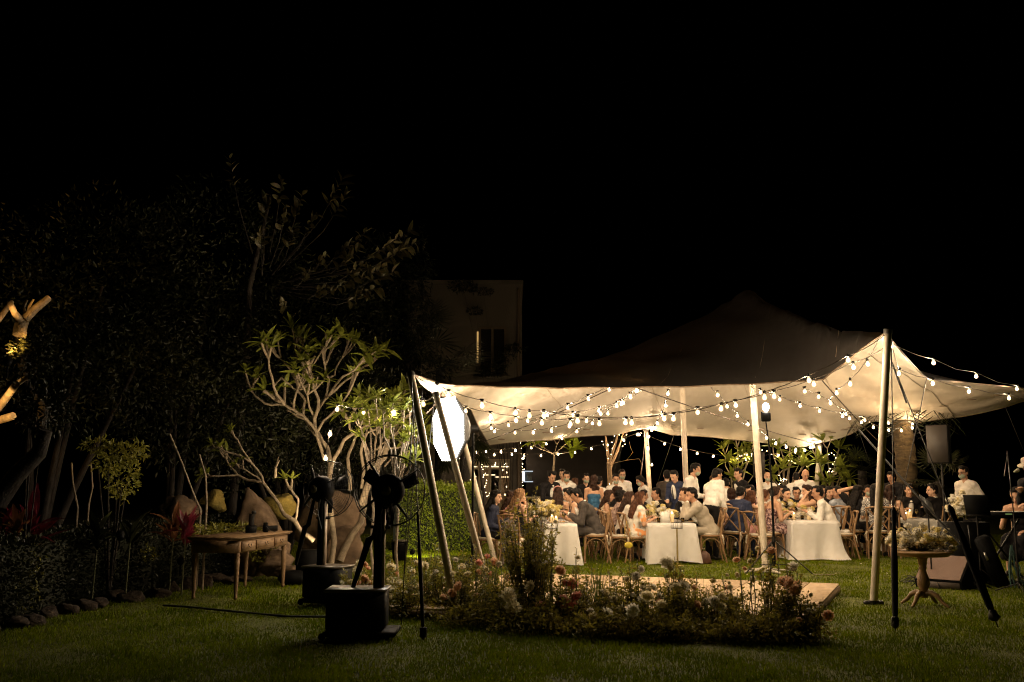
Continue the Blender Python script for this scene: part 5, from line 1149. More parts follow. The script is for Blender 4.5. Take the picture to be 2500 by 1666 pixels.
# spots
spot(P(20, 880, 11.2), P(72, 762, 12.5), 420, (1, .5, .12), 34, 'uplight aimed at the orange tree fork')
spot(GX(300, 12.4, .9), P(285, 1100, 13.2), 14, (1, .78, .4), 70, 'uplight under the yellow-green shrub')
spot(GX(700, 16.6, .25), P(700, 1230, 17.6), 30, (1, .7, .32), 70, 'warm lamp lighting the mossy boulder')
spot(GX(450, 13.3, .5), P(450, 1275, 15.5), 1.6, (1, .72, .45), 90, 'lamp in front of the red cordyline')
spot(GX(20, 11.0, .6), P(30, 1270, 11.6), 1.5, (1, .5, .25), 80, 'lamp among the plants at the left edge')
spot(GX(830, 15.2, .12), P(790, 1010, 17), 330, (1, .74, .42), 75, 'floodlight on the grass aimed up at the frangipani')
spot(GX(1010, 20.3, .15), P(1060, 1250, 22.6), 230, (1, .82, .5), 100, 'added ground lamp brightening the clipped hedge')  # unseen lamp, added to brighten the front of the hedge
cloud_tree(GX(70, 11.5), [(75, 875, 11.7, .28, .22), (110, 1000, 11.6, .3, .3), (90, 840, 11.7, .2, .06)], 1000, .09, m_leaf_d, 'dark foliage screening the orange-lit limbs at the left edge', name='dark_shrub', cat='shrub', trunk_r=.012)
spot(P(-60, 1010, 11.0), P(20, 965, 12.2), 130, (1, .55, .15), 55, 'lamp grazing the lower limbs at the left edge')
# ================================================================ house
def lx(px, D): return P(px, 1180, D).x
def lz(px, py, D): return P(px, py, D).z
HD = 34.0
hx0, hx1 = lx(990, HD), lx(1275, HD); hz = lz(1180, 693, HD)
house = empty('house', ((hx0 + hx1) / 2, HD, 0), 0, 1, 'plain two-storey rendered house with glass doors behind the tent', 'house'); HO = house.location
m_wall = M('render_wall', (.08, .07, .06), .95, .35, .8, .3, 30, col2=(.125, .11, .095), detail=8, stretch=(1, 1, .3)); m_frame = M('window_frame', (.12, .09, .065), .6, .1)
wx0, wx1, wz0, wz1 = lx(1166, HD), lx(1236, HD), lz(1200, 918, HD), lz(1200, 797, HD)
dx0, dx1, dz1 = lx(1120, HD), lx(1246, HD), lz(1200, 1121, HD)
def wall_piece(x0, x1, z0, z1, y0=0.0, y1=.25, parent=house, name='wall', mat=None):
    q = MB(); q.box((0, 0, 0), (x1 - x0, y1 - y0, z1 - z0)); return q.build(name, mat or m_wall, parent, mw=TM(((x0 + x1) / 2 - HO.x, (y0 + y1) / 2, (z0 + z1) / 2)), smooth=False)
wall_piece(hx0, dx0, 0, dz1); wall_piece(dx1, hx1, 0, dz1); wall_piece(hx0, hx1, dz1, wz0); wall_piece(hx0, wx0, wz0, wz1); wall_piece(wx1, hx1, wz0, wz1); wall_piece(hx0, hx1, wz1, hz)
wall_piece(hx1 - .25, hx1, 0, hz, .25, 9); wall_piece(hx0, hx0 + .25, 0, hz, .25, 9); wall_piece(hx0, hx1, 0, hz, 9, 9.25); wall_piece(hx0 - .1, hx1 + .05, hz, hz + .12, -.05, 9.3, name='roof_slab')
wf = wall_piece(wx0 + .03, wx1 - .03, wz0 + .03, wz1 - .03, .14, .16, name='window', mat=M('dark_glass', (.02, .018, .016), .12, .1, spec=.8))
def fr_bars(x0, x1, z0, z1, parent, n, y=.1, t=.08, mat=None):
    m = MB()
    for x in np.linspace(x0, x1, n): m.box((x, y, (z0 + z1) / 2), (t, t, z1 - z0))
    for z in (z0, z1): m.box(((x0 + x1) / 2, y, z), (x1 - x0 + t, t * .96, t))
    return m.build('window_frame', mat or m_frame, parent, mw=TM((-HO.x, 0, 0)) if parent is house else None, smooth=False)
fr_bars(wx0 + .04, wx1 - .04, wz0 + .04, wz1 - .04, house, 3)
wall_piece(lx(1162.5, HD), lx(1166.5, HD), lz(1164, 885, HD), lz(1164, 810, HD), -.02, -.005, name='lit_slit', mat=ME('warm_slit', (1, .6, .2), .55))
fr_bars(dx0, dx1, .05, dz1 - .06, house, 6, t=.09, mat=M('door_frame', (.3, .24, .16), .6, .1))
wall_piece(dx0, dx1, .05, dz1 - .05, .09, .1, name='glass_door', mat=m_glass)
wall_piece(dx0 - .3, dx1 + .3, 0.02, dz1 + .3, 3.6, 3.7, name='room_wall', mat=M('interior_wall', (.45, .36, .24), .9, .1))
wall_piece(dx0 - .3, dx1 + .3, dz1 + .1, dz1 + .15, .26, 3.6, name='ceiling', mat=M('interior_ceiling', (.6, .5, .36), .9, .05))
lampm = ME('room_lamp', (1, .72, .42), 4)
for k_ in (-1.0, 1.0): wall_piece((dx0 + dx1) / 2 + k_ - .35, (dx0 + dx1) / 2 + k_ + .35, dz1 + .04, dz1 + .08, 1.2, 1.9, name='ceiling_lamp', mat=ME('ceiling_lamp', (1, .74, .45), 16))
for k, (px, py) in enumerate([(1146, 1140), (1188, 1139), (1205, 1140), (1228, 1140), (1190, 1160), (1144, 1164), (1229, 1165)]):
    wall_piece(lx(px, HD + 2.5) - .28, lx(px, HD + 2.5) + .28, lz(px, py, HD + 2.5) - .012, lz(px, py, HD + 2.5) + .012, 2.5, 2.56, name='strip_light', mat=lampm)
for k in range(7):
    px = rnd.uniform(1140, 1240); q = MB(); q.ell((0, 0, 0), .035, n=8, m=5); q.build('pendant_lamp', lampm, house, mw=TM((lx(px, HD + 2) - HO.x, 2, lz(px, rnd.uniform(1130, 1215), HD + 2))))
for k in range(3):
    q = MB(); x = lx(1150 + 38 * k, HD + 3); q.box((0, 0, 1.0), (.9, .35, 2.0)); q.build('shelf_unit', M('shelf', (.16, .1, .06), .6), house, mw=TM((x - HO.x, 3.2, 0)))
q = MB(); q.tube([(0, 0, 0), (0, 0, hz - .2)], .05, n=8); q.build('drain_pipe', m_frame, house, mw=TM((lx(1266, HD) - HO.x, -.07, 0)))
q = MB(); q.box((0, 0, 0), (wx1 - wx0 + .3, .12, .08)); q.build('window_sill', m_wall, house, mw=TM(((wx0 + wx1) / 2 - HO.x, -.06, wz0 - .04)))
cloud_tree(GX(1250, 33.6), [(1258, 850, 33.6, .35, .12), (1238, 872, 33.6, .3, .12), (1222, 890, 33.6, .3, .15), (1200, 905, 33.6, .5, .2), (1160, 760, 33.6, .3, .12), (1180, 712, 33.6, .35, .1), (1130, 700, 33.6, .5, .2)], 900, .12, m_leaf_d, 'thin vine straggling across the house wall', name='wall_vine', cat='vine', trunk_r=.012)
wing = empty('dark_wing', GX(1400, 36), 0, 1, 'low dark annex wall stretching right of the house', 'building')
q = MB(); q.box((0, .3, 1.6), (lx(1510, 36) - lx(1278, 36), .5, 3.2)); q.build('wall', M('dark_render', (.035, .028, .024), .95, .2, 2, .3), wing)
q = MB(); q.box((.4, 0.02, 1.0), (lx(1495, 36) - lx(1312, 36), .08, 1.9)); q.build('door_panel', M('dark_panel', (.045, .036, .03), .8, .1), wing)
ww = empty('lit_window', P(1288, 1163, 35.5), 0, 1, 'bright white louvred window beside the house corner', 'window')
q = MB(); q.box((-.14, 0, 0), (.09, .04, .34)); q.build('light_panel', ME('cool_panel', (.85, .95, 1), 2.2), ww); q = MB()
for z in (-.19, .17): q.box((.02, 0, z), (.34, .04, .035))
q.build('bright_edge', ME('cool_edge', (.8, .9, 1), .7), ww)
for z in np.linspace(-.12, .12, 7): q = MB(); q.box((.05, .01, z), (.2, .03, .014)); q.build('louvre', M('louvre_grey', (.2, .24, .24), .5), ww)
bar = empty('bar_counter', GX(1295, 31), 0, 1, 'dark bar counter with red glowing lights near the house corner', 'bar counter')
q = MB(); q.box((0, 0, 1.06), (1.15, .5, .07), bev=.01); q.build('counter_top', M('counter_top', (.3, .25, .18), .5), bar); q = MB(); q.box((0, 0, .5), (1.05, .45, 1.0)); q.build('counter_front', m_black, bar)
for x in (-.15, .3): q = MB(); q.tube([(x, -.27, .62), (x, -.27, .98)], [.03, .045], n=8); q.build('red_light', ME('red_glow', (1, .06, .04), .55), bar)
# ================================================================ palms & far plants
def fan_palm(px, py, D, R_, n, mat, label, trunk=True, name='fan_palm', down=.2):
    b = GX(px, D); c = P(px, py, D) - b; root = empty(name, b, 0, 1, label, 'palm', None)
    if trunk: q = MB(); q.tube([(0, 0, 0), c * .5, c], [.16, .14, .12], n=9); q.build('trunk', m_bark, root)
    for k in range(n):
        a = rnd.uniform(0, 6.28); e = rnd.uniform(-.4, 1.2); d = Vector((math.cos(a) * math.cos(e), math.sin(a) * math.cos(e), math.sin(e))); h = c + d * R_ * .55
        m = MB(); m.tube([c, h], .012, n=4); u = d.cross(Vector((0, 0, 1))).normalized(); v = d
        for j in range(18):
            t = (j / 17 - .5) * 4.2; dd = v * math.cos(t) + u * math.sin(t) + Vector((0, 0, -down)); e_ = h + dd * R_ * .5; s = dd.cross(u * math.cos(t) - v * math.sin(t)).normalized() * .0; w = (u * math.cos(t) - v * math.sin(t)) * .022
            m.add([h, h + dd * R_ * .25 + w, e_, h + dd * R_ * .25 - w], [(0, 1, 2, 3)])
        m.build('frond', mat, root, smooth=False)
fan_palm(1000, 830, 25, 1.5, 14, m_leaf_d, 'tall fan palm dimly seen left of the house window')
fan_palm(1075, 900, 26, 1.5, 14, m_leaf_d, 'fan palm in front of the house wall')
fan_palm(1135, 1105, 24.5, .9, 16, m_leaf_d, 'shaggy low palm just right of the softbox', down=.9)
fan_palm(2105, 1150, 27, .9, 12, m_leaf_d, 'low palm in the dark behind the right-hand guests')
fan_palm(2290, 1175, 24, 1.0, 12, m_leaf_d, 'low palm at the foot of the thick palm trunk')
pt = empty('palm_trunk', GX(2215, 24.5), 0, 1, 'thick rough palm trunk behind the rightmost table', 'palm')
q = MB(); zz_ = np.linspace(0, 3.7, 28); q.tube([(.05 * math.sin(z) - .05, 0, z) for z in zz_], [.25 + .03 * (k % 2) - z * .008 for k, z in enumerate(zz_)], n=14); q.build('trunk', M('palm_bark', (.035, .024, .012), .95, .5, 5, 1.0, 12, col2=(.095, .066, .03), stretch=(1, 1, 3)), pt)
for k in range(10):
    q = MB(); a = k * .63; q.tube([(0, 0, 3.6), (math.cos(a) * .6, math.sin(a) * .6, 3.7), (math.cos(a) * 1.3, math.sin(a) * 1.3, 2.9)], [.03, .02, .005], n=5)
    for t in np.linspace(.2, 1, 14):
        p = Vector((math.cos(a) * 1.3 * t, math.sin(a) * 1.3 * t, 3.6 + .5 * t - 1.2 * t * t)); s = Vector((-math.sin(a), math.cos(a), -.6)) * .5
        q.add([p, p + s * .5 + Vector((0, 0, -.03)), p + s], [(0, 1, 2)]); s2 = Vector((math.sin(a), -math.cos(a), -.6)) * .5; q.add([p, p + s2 * .5 + Vector((0, 0, .03)), p + s2], [(0, 1, 2)])
    q.build('frond', m_leaf_d, pt, smooth=False)
def fairy(loc, pts, label, n=1):
    root = empty('fairy_lights', loc, 0, 1, label, 'fairy lights', 'tiny fairy lights wound on trees'); org = Vector(loc)
    w = MB(); w.tube([p - org for p in pts], .003, n=3); w.build('wire', m_wire, root); q = MB()
    for p in pts: q.ell(p - org, .0085, n=5, m=4)
    q.build('bulbs', m_fairy, root, kind='stuff')
# far frangipani mass behind right-hand guests
limb_tree.radii = None
for k, (px, D, tips_, lab) in enumerate([(1800, 29, [(1790, 1150), (1770, 1110), (1800, 1090), (1815, 1120), (1840, 1160), (1835, 1100), (1790, 1175), (1815, 1150)], 'leafy frangipani left of the rear speaker'),
    (1920, 28.5, [(1860, 1140), (1890, 1120), (1905, 1095), (1930, 1110), (1950, 1135), (1915, 1150), (1890, 1165), (1945, 1160), (1930, 1085)], 'leafy frangipani behind the two bald men'),
    (2030, 28, [(1990, 1110), (2020, 1095), (2040, 1120), (2060, 1145), (2035, 1160), (2005, 1150), (2060, 1175), (2020, 1180)], 'leafy frangipani right of the rear right pole')]):
    limb_tree('leafy_frangipani', GX(px, D), [[(px, 1310, D), (px, 1200, D)]] + [[(px, 1240, D), ((px + x) / 2, (1200 + y) / 2 + 8, D - .5), (x, y, D - 1)] for x, y in tips_], lab, leaf=[leaf_mesh(m_leaf_f, .13, d) for d in (.1, .3)], L=.42, nl=9, tw=2, tiplen=.35, r0=.07, depthj=.6)
for (pts, D, lab) in [([(1830, 1120), (1836, 1108), (1850, 1100), (1872, 1102), (1893, 1118), (1905, 1112)], 27.3, 'fairy lights above the bald masked waiter'), ([(1925, 1124), (1945, 1126), (1957, 1130), (1968, 1129), (1980, 1132), (1985, 1128)], 27.2, 'fairy lights strung left of the rear right pole'), ([(2012, 1122), (2015, 1112), (2030, 1105), (2040, 1120), (2034, 1135), (2018, 1156), (2024, 1150), (2036, 1152), (2030, 1146)], 26.6, 'fairy lights right of the rear right pole'), ([(1903, 1162), (1908, 1172), (1914, 1168), (1920, 1173), (1905, 1180), (1903, 1185)], 26.8, 'zigzag fairy lights left of the bald unmasked man'), ([(1800, 1118), (1812, 1112), (1826, 1108)], 27.5, 'short fairy light run beside the rear speaker')]:
    dense = []
    for a, b in zip(pts, pts[1:]):
        for t in (0, .5): dense.append(P(a[0] + (b[0] - a[0]) * t + rnd.uniform(-2, 2), a[1] + (b[1] - a[1]) * t + rnd.uniform(-2, 2), D))
    fairy(dense[0], dense, lab)
limb_tree.radii = [(.11, .09), (.06, .03), (.05, .03), (.04, .02), (.04, .02), (.008, .004), (.006, .003)]
limb_tree('bare_tree', GX(1490, 27.5), [[(1492, 1330, 27.5), (1490, 1190, 27.5), (1487, 1130, 27.5)], [(1487, 1130, 27.5), (1482, 1090, 27.4), (1478, 1062, 27.3)], [(1488, 1130, 27.5), (1502, 1085, 27.4), (1508, 1060, 27.3)], [(1490, 1140, 27.5), (1515, 1080, 27.4), (1530, 1058, 27.3)], [(1490, 1145, 27.5), (1510, 1100, 27.6), (1520, 1062, 27.6)], [(1495, 1132, 27.5), (1530, 1124, 27.2), (1560, 1120, 27), (1568, 1136, 27)], [(1530, 1124, 27.2), (1545, 1105, 27), (1540, 1095, 27)]], 'bare multi-stemmed tree wound with fairy lights', leaves=False, tw=1, bark=M('warm_bark', (.3, .2, .12), .85, .3))
pts = [(1470, 1078), (1473, 1086), (1482, 1100), (1485, 1120), (1492, 1110), (1495, 1095), (1494, 1080), (1512, 1062), (1500, 1065), (1486, 1134), (1490, 1150), (1494, 1165), (1488, 1182), (1530, 1062), (1526, 1085), (1520, 1090)]
fairy(P(*pts[0], 27), [P(x, y, 27) for x, y in pts], 'fairy lights wound up the bare tree trunk')
limb_tree.radii = [(.045, .03), (.02, .01), (.02, .01), (.02, .01), (.02, .01), (.02, .01)]
limb_tree('rubber_plant_tree', GX(1350, 28), [[(1350, 1300, 28), (1351, 1150, 28), (1353, 1105, 28)]] + [[(1353, 1110, 28), (x, y, 27.7)] for x, y in [(1330, 1095), (1375, 1090), (1390, 1105), (1360, 1085), (1305, 1090)]], 'slim tree with round green leaves beside the bare tree', leaf=[leaf_mesh(m_leaf_h, .24, .2)], L=.34, nl=9, tw=2, tiplen=.3)
limb_tree.radii = [(.1, .07), (.03, .02)]
limb_tree('dark_slim_tree', GX(1180, 26.5), [[(1187, 1330, 26.5), (1183, 1215, 26.5), (1172, 1120, 26.5), (1165, 1060, 26.5)], [(1172, 1120, 26.5), (1190, 1060, 26.3)]], 'dark slim trunk with fairy lights in front of the glass doors', leaves=False, tw=0, bark=M('dark_bark', (.03, .022, .018), .9))
pts = [(1171, 1110), (1170, 1121), (1174, 1124), (1177, 1134), (1179, 1146), (1176, 1141), (1185, 1156), (1181, 1160), (1180, 1165), (1188, 1173), (1187, 1180), (1185, 1186), (1183, 1190), (1186, 1203), (1189, 1212), (1195, 1205), (1192, 1210)]
fairy(P(*pts[0], 26.2), [P(x, y, 26.2) for x, y in pts], 'fairy lights down the dark slim trunk')
pts = [(1271, 1082), (1273, 1095), (1272, 1108), (1274, 1120), (1276, 1133), (1275, 1140), (1277, 1147), (1275, 1152), (1275, 1178), (1277, 1186), (1280, 1146)]
fairy(P(*pts[0], 30), [P(x, y, 30) for x, y in pts], 'fairy lights hanging down the house corner')
pts = [(1130, 1165), (1131, 1175), (1140, 1168), (1146, 1182), (1148, 1172), (1139, 1185), (1122, 1120), (1124, 1126), (1150, 1188), (1162, 1200), (1134, 1160)]
fairy(P(*pts[0], 25.6), [P(x, y, 25.6) for x, y in pts], 'fairy lights scattered left of the dark slim trunk')
# ================================================================ writing desk
C0, C1, C2 = Vector((-3.58, 13.26, 0)), Vector((-3.34, 14.9, 0)), Vector((-4.19, 13.26, 0))
eu = (C1 - C0).normalized(); ev = Vector((-eu.y, eu.x, 0)); RD = Matrix((eu, ev, Vector((0, 0, 1)))).transposed()
desk = empty('writing_desk', C0 + eu * .83 + ev * .3, math.atan2(eu.y, eu.x), 1, 'carved wooden writing desk with three drawers on the lawn', 'desk')
# local: x along the drawer side (length 1.75), y to the back (-x world), drawers on the -y side
DL, DW, DH = 1.74, .66, .80
q = MB(); q.box((0, 0, DH - .012), (DL + .1, DW + .1, .026), bev=.008); q.box((0, 0, DH - .035), (DL + .05, DW + .05, .018), bev=.006); q.build('desktop', m_oak, desk)
q = MB(); q.box((0, DW / 2 - .01, DH - .125), (DL, .02, .16)); q.box((DL / 2 - .01, 0, DH - .125), (.02, DW - .03, .16)); q.box((-DL / 2 + .01, 0, DH - .125), (.02, DW - .03, .16)); q.box((0, -DW / 2 + .02, DH - .125), (DL - .04, .02, .16)); q.build('apron', m_oak, desk)
for x in (-1, 1):
    for y in (-1, 1):
        q = MB(); q.lathe((0, 0, 0), [(.018, 0), (.026, .03), (.02, .06), (.026, .12), (.033, .38), (.04, .52), (.028, .54), (.042, .56), (.03, .585), (.036, .60)], n=12); q.box((0, 0, .69), (.07, .07, .17), bev=.004)
        q.build('leg', m_oak, desk, mw=TM((x * (DL / 2 - .04), y * (DW / 2 - .04), 0)))
for x, w in ((-.57, .42), (0, .58), (.57, .42)):
    q = MB(); q.box((0, 0, 0), (w, .022, .125), bev=.004); q.box((0, -.012, 0), (w - .05, .012, .085), bev=.006); d = q.build('drawer', m_oak, desk, mw=TM((x, -DW / 2 - .002, DH - .125)))
    q = MB(); q.tube([(-.045, -.02, .015), (-.04, -.035, -.012), (0, -.04, -.022), (.04, -.035, -.012), (.045, -.02, .015)], .004, n=5); q.ell((-.045, -.02, .018), .01, n=6, m=4); q.ell((.045, -.02, .018), .01, n=6, m=4); q.build('handle', m_blackm, d)
def camera_body(loc, rz, up, label):
    t = empty('photo_camera', loc, rz, 1, label, 'camera')
    q = MB(); q.box((0, 0, .055), (.15, .07, .11), bev=.012); q.box((0, 0, .12), (.06, .06, .04), bev=.01); q.build('camera_body', m_black, t)
    q = MB()
    if up: q.tube([(0, 0, .11), (0, 0, .2), (.01, 0, .27)], [.035, .04, .045], n=12); q.box((.03, 0, .29), (.06, .05, .05), bev=.01)
    else: q.tube([(0, -.03, .055), (0, -.17, .055)], [.035, .042], n=12)
    q.build('lens', m_blackm, t)
    q = MB(); q.tube([(-.07, 0, .09), (-.14, -.05, .03), (-.1, -.12, .008), (0, -.15, .008), (.06, -.1, .01)], .006, n=5, flat=.4); q.build('strap', m_cable, t)
dz = .80
camera_body(Vector((lx(617, 14.3), 14.3, dz)), .4, True, 'black camera with upright lens on the desk')
camera_body(Vector((lx(652, 14.6), 14.6, dz)), 1.9, False, 'black camera lying on the desk, right of the upright one')
# ================================================================ misting fans on black boxes
def fan(px, D, hub, label, yaw, ring=.36, s=1.0, bw=.5, cx=.0, hx=.0):
    b = GX(px, D); t = empty('standing_fan', b, yaw, s, label, 'fan', 'large standing fans on black boxes')
    hz_ = hub
    q = MB(); q.box((0, 0, .27), (bw, .42, .36), bev=.015); q.build('water_tank', m_black, t)
    q = MB(); q.box((0, 0, .465), (bw + .04, .46, .03), bev=.008); q.build('tank_lid', M('tank_lid', (.09, .075, .06), .35, .3), t)
    q = MB(); q.box((.05, 0, .06), (bw + .14, .5, .05), bev=.01); q.build('base', m_black, t)
    for x in (-1, 1):
        for y in (-1, 1): q = MB(); q.lathe((0, 0, 0), [(.035, -.012), (.035, .012)], n=10, R=Euler((math.pi / 2, 0, 0)).to_matrix()); q.build('wheel', m_black, t, mw=TM((x * (bw / 2 + .03), y * .2, .035)))
    q = MB(); q.box((cx + .02, 0, (.48 + hz_) / 2 - .05), (.075, .075, hz_ - .55)); q.build('column', m_black, t); q = MB(); q.box((cx + .072, 0, (.48 + hz_) / 2 - .1), (.03, .05, hz_ - .65)); q.build('rail', M('aluminium_rail', (.42, .34, .26), .45, .1, metal=.3), t)
    q = MB(); q.box((cx + .04, 0, hz_ - .36), (.2, .03, .035), bev=.01); q.build('clamp', m_black, t)
    q = MB(); q.tube([(cx + .02, 0, hz_ - .38), (hx, .05, hz_ - .1)], .03, n=8); q.build('yoke', m_black, t)
    hc = Vector((hx, 0, hz_)); q = MB()
    q.lathe(hc, [(.05, -.14), (.13, -.13), (.165, -.08), (.168, 0), (.14, .06)], n=24, R=Euler((math.pi / 2, 0, 0)).to_matrix()); q.build('motor_housing', m_black, t)
    q = MB(); q.lathe(hc + Vector((0, .145, 0)) * -1, [(.0, 0), (.05, .0), (.05, .006)], n=16, R=Euler((math.pi / 2, 0, 0)).to_matrix()); q.build('badge', M('badge', (.06, .045, .02), .4), t)
    q = MB()
    for y0, rr in ((.1, 1), (.28, .98)):
        for k in range(9):
            r = ring * rr * (.34 + .66 * k / 8); q.tube([(hc.x + math.cos(a) * r, y0 + (.05 if y0 < .2 else -.03) * (k / 8), hz_ + math.sin(a) * r) for a in np.linspace(0, 2 * math.pi, 41)], .0012 if k < 8 else .006, n=4)
    for k in range(28):
        a = k * 2 * math.pi / 28; d = Vector((math.cos(a), 0, math.sin(a)))
        q.tube([hc + d * .13 + Vector((0, .1, 0)), hc + d * ring + Vector((0, .15, 0)), hc + d * ring * .98 + Vector((0, .25, 0)), hc + d * .13 + Vector((0, .3, 0))], .0012, n=3)
    q.build('guard', m_blackm, t)
    for k in range(3):
        a = k * 2.094 + .45; q = MB(); V = []
        for (r, w0, tw) in ((.08, .03, .5), (.2, .09, .4), (.31, .08, .3)):
            for s_ in (-1, 1): dd = a + s_ * w0 / r * .8; V.append((hx + math.cos(dd) * r, .2 + s_ * tw * .06, hz_ + math.sin(dd) * r))
        V2 = [(x, y + .005, z) for x, y, z in V]; q.add(V + V2, [(0, 2, 3, 1), (2, 4, 5, 3), (6, 7, 9, 8), (8, 9, 11, 10), (0, 1, 7, 6), (4, 10, 11, 5), (0, 6, 8, 2), (2, 8, 10, 4), (1, 3, 9, 7), (3, 5, 11, 9)]); q.build('blade', m_black, t)
    for k in range(4):
        a = k * 1.571 + .62; d = Vector((math.cos(a), 0, math.sin(a))); q = MB(); q.tube([hc + d * .13 + Vector((0, -.02, 0)), hc + d * ring + Vector((0, .1, 0))], [.028, .014], n=5, flat=.4); q.build('strut', m_black, t)
    q = MB(); q.tube([(hx - .05, -.05, hz_ - .12), (hx - .12, -.06, hz_ - .45), (hx - .17, -.05, .95), (hx - .25, -.04, .7), (hx - .33, 0, .47)], [.02, .03, .035, .03, .02], n=8); q.build('hose', m_black, t)
    q = MB(); q.tube([(hx + .05, -.06, hz_ - .12), (hx + .03, -.08, hz_ - .3), (cx + .06, -.06, hz_ - .5), (cx, -.04, hz_ - .42)], .009, n=5); q.build('cable', m_cable, t)
fan(880, 10.1, P(946, 1198, 10.1).z, 'nearer black standing fan with its cage turned away', .0, s=1.0, bw=.56, cx=.17, hx=.275)
fan(806, 12.8, P(775, 1195, 12.6).z, 'farther black standing fan left of the nearer one', -.4, ring=.36, bw=.46, cx=-.13, hx=-.15)
sp = MB(); sp.ell((0, 0, .1), (.25, .16, .12), None, 12, 7); o = sp.build('equipment_bag', m_black); o.location = GX(725, 15.2); tag(o, 'slumped black bag on the grass right of the desk', 'bag')
bx = MB(); bx.box((0, 0, .25), (.3, .3, .5), bev=.02); o = bx.build('equipment_case', m_black); o.location = GX(757, 15.4); tag(o, 'upright black case behind the farther fan', 'case')
bn = empty('bin', GX(978, 20), 0, 1, 'black plastic tub in front of the clipped hedge', 'bin'); q = MB(); q.lathe((0, 0, 0), [(.13, 0), (.16, .3), (.17, .34), (.15, .35)], n=16); q.build('tub', m_black, bn); q = MB(); q.lathe((0, 0, .36), [(.17, 0), (.18, .02), (.1, .04)], n=16); q.build('lid', M('bin_lid', (.1, .09, .07), .3), bn)
cb = MB(); cpts = [G(x, y, .02) for x, y in [(400, 1478), (470, 1483), (540, 1490), (620, 1498), (700, 1505), (760, 1506), (815, 1506)]]; cb.tube([c - cpts[0] for c in cpts], .022, n=6, flat=.6); o = cb.build('power_cable', m_cable); o.location = cpts[0]; tag(o, 'thick black cable snaking over the grass to the nearer fan', 'cable')
# ================================================================ flower bed
def bush(px, D, h, w, n, label, blooms=0, cols=('white',), lsize=.045, mat=None, tall=False, name='flowering_bush', br=(.035, .06), dens=1.0, lo=0):
    b = GX(px, D); root = empty(name, b, 0, 1, label, 'plant', 'mixed flowering plants bordering the platform')
    st = MB(); Cs = []; Ds = []; tips = []
    ns = max(5, int(n / 28))
    for i in range(ns):
        a = rnd.uniform(0, 6.28); r = math.sqrt(rnd.random()) * w; top_ = Vector((math.cos(a) * r, math.sin(a) * r * .7, h * rnd.uniform(.55, 1.05) * (1 - .3 * (r / w) ** 2))); bs = Vector((top_.x * .3, top_.y * .3, 0)); mid = bs.lerp(top_, .5) + Vector((rnd.uniform(-.04, .04), rnd.uniform(-.04, .04), .02))
        st.tube([bs, mid, top_], [.006, .0045, .0025], n=4); tips.append(top_)
        for k in range(int(40 * dens)):
            t = rnd.random() ** .8; p = (bs.lerp(mid, t * 2) if t < .5 else mid.lerp(top_, t * 2 - 1)); d = Vector((rnd.gauss(0, 1), rnd.gauss(0, 1), rnd.gauss(.3, .6))); d.normalize()
            Cs.append(p + d * rnd.uniform(0, .06) * (1.3 - t)); Ds.append(d)
    for k in range(int(n * (.9 if lo == 0 else lo * 1.5))):     # low skirt of moss and cut stems hiding the bases
        a = rnd.uniform(0, 6.28); r = math.sqrt(rnd.random()) * w * 1.25; Cs.append((math.cos(a) * r, math.sin(a) * r * .6, rnd.uniform(.01, .25) * (1.1 - r / w * .5))); Ds.append((rnd.gauss(0, 1), rnd.gauss(0, 1), rnd.gauss(.4, .5)))
    st.build('stems', m_stem, root); leafset('foliage', Cs, Ds, nr.uniform(.6, 1.25, len(Cs)) * lsize, mat or m_leaf_s, root, w=.5, kind='stuff')
    for k in range(blooms):
        p = tips[k % len(tips)] * rnd.uniform(.75, 1.02); p = Vector((p.x + rnd.uniform(-.05, .05), p.y - rnd.uniform(0, .1), p.z)); rd = rnd.uniform(*br) * 1.2
        link('bloom', BL[rnd.choice(cols)], root, TM(p, (rnd.uniform(.2, 1.3), rnd.uniform(-.6, .6), rnd.uniform(0, 6)), rd))
    return root
def grass_clump(px, D, h, label, n=46, sp=.35):
    b = GX(px, D); root = empty('tall_grass', b, 0, 1, label, 'plant', 'mixed flowering plants bordering the platform')
    V = []; F = []; m = MB()
    for i in range(n):
        a = rnd.uniform(0, 6.28); L = h * rnd.uniform(.6, 1.15); o_ = rnd.uniform(.1, 1) * sp; d = Vector((math.cos(a), math.sin(a), 0)); s = Vector((-math.sin(a), math.cos(a), 0)) * .0065; vs = []
        for t in (0, .35, .7, 1): p = d * (o_ * t * t + .02) + Vector((0, 0, L * (t - .12 * t * t * (o_ / sp) * 2))); ww = (1 - t * .9); vs += [p - s * ww, p + s * ww]
        m.add(vs, [(0, 1, 3, 2), (2, 3, 5, 4), (4, 5, 7, 6)])
    m.build('blades', m_grassb, root, kind='stuff')
bush(905, 12.3, .62, .34, 560, 'yellowish flowering clump right behind the nearer fan column', 16, ('cream', 'peach', 'cream'), mat=m_leaf_s)
bush(975, 12.0, .5, .36, 480, 'low cream-flowered clump between the fan and the left pole', 12, ('cream', 'cream'), mat=m_leaf_y)
bush(1052, 12.0, .86, .28, 680, 'fluffy yellow-green bush just left of the near leaning pole', 6, ('cream',), lsize=.04, mat=m_leaf_y)
bush(1010, 11.6, .42, .3, 420, 'low dark clump at the foot of the strap', 3, ('cream',))
bush(1165, 11.7, .9, .26, 420, 'airy bush with a single high pink bloom', 6, ('pink', 'peach', 'cream'), dens=.8, mat=m_leaf_y)
bush(1130, 11.3, .5, .3, 460, 'low dark bush with peach blooms right of the near leaning pole', 6, ('peach', 'cream'))
grass_clump(1205, 11.4, .85, 'upright grass clump left of the tallest bush')
bush(1228, 11.2, .48, .3, 460, 'clump with yellow and cream blooms left of the tallest bush', 7, ('cream', 'yellow', 'peach'))
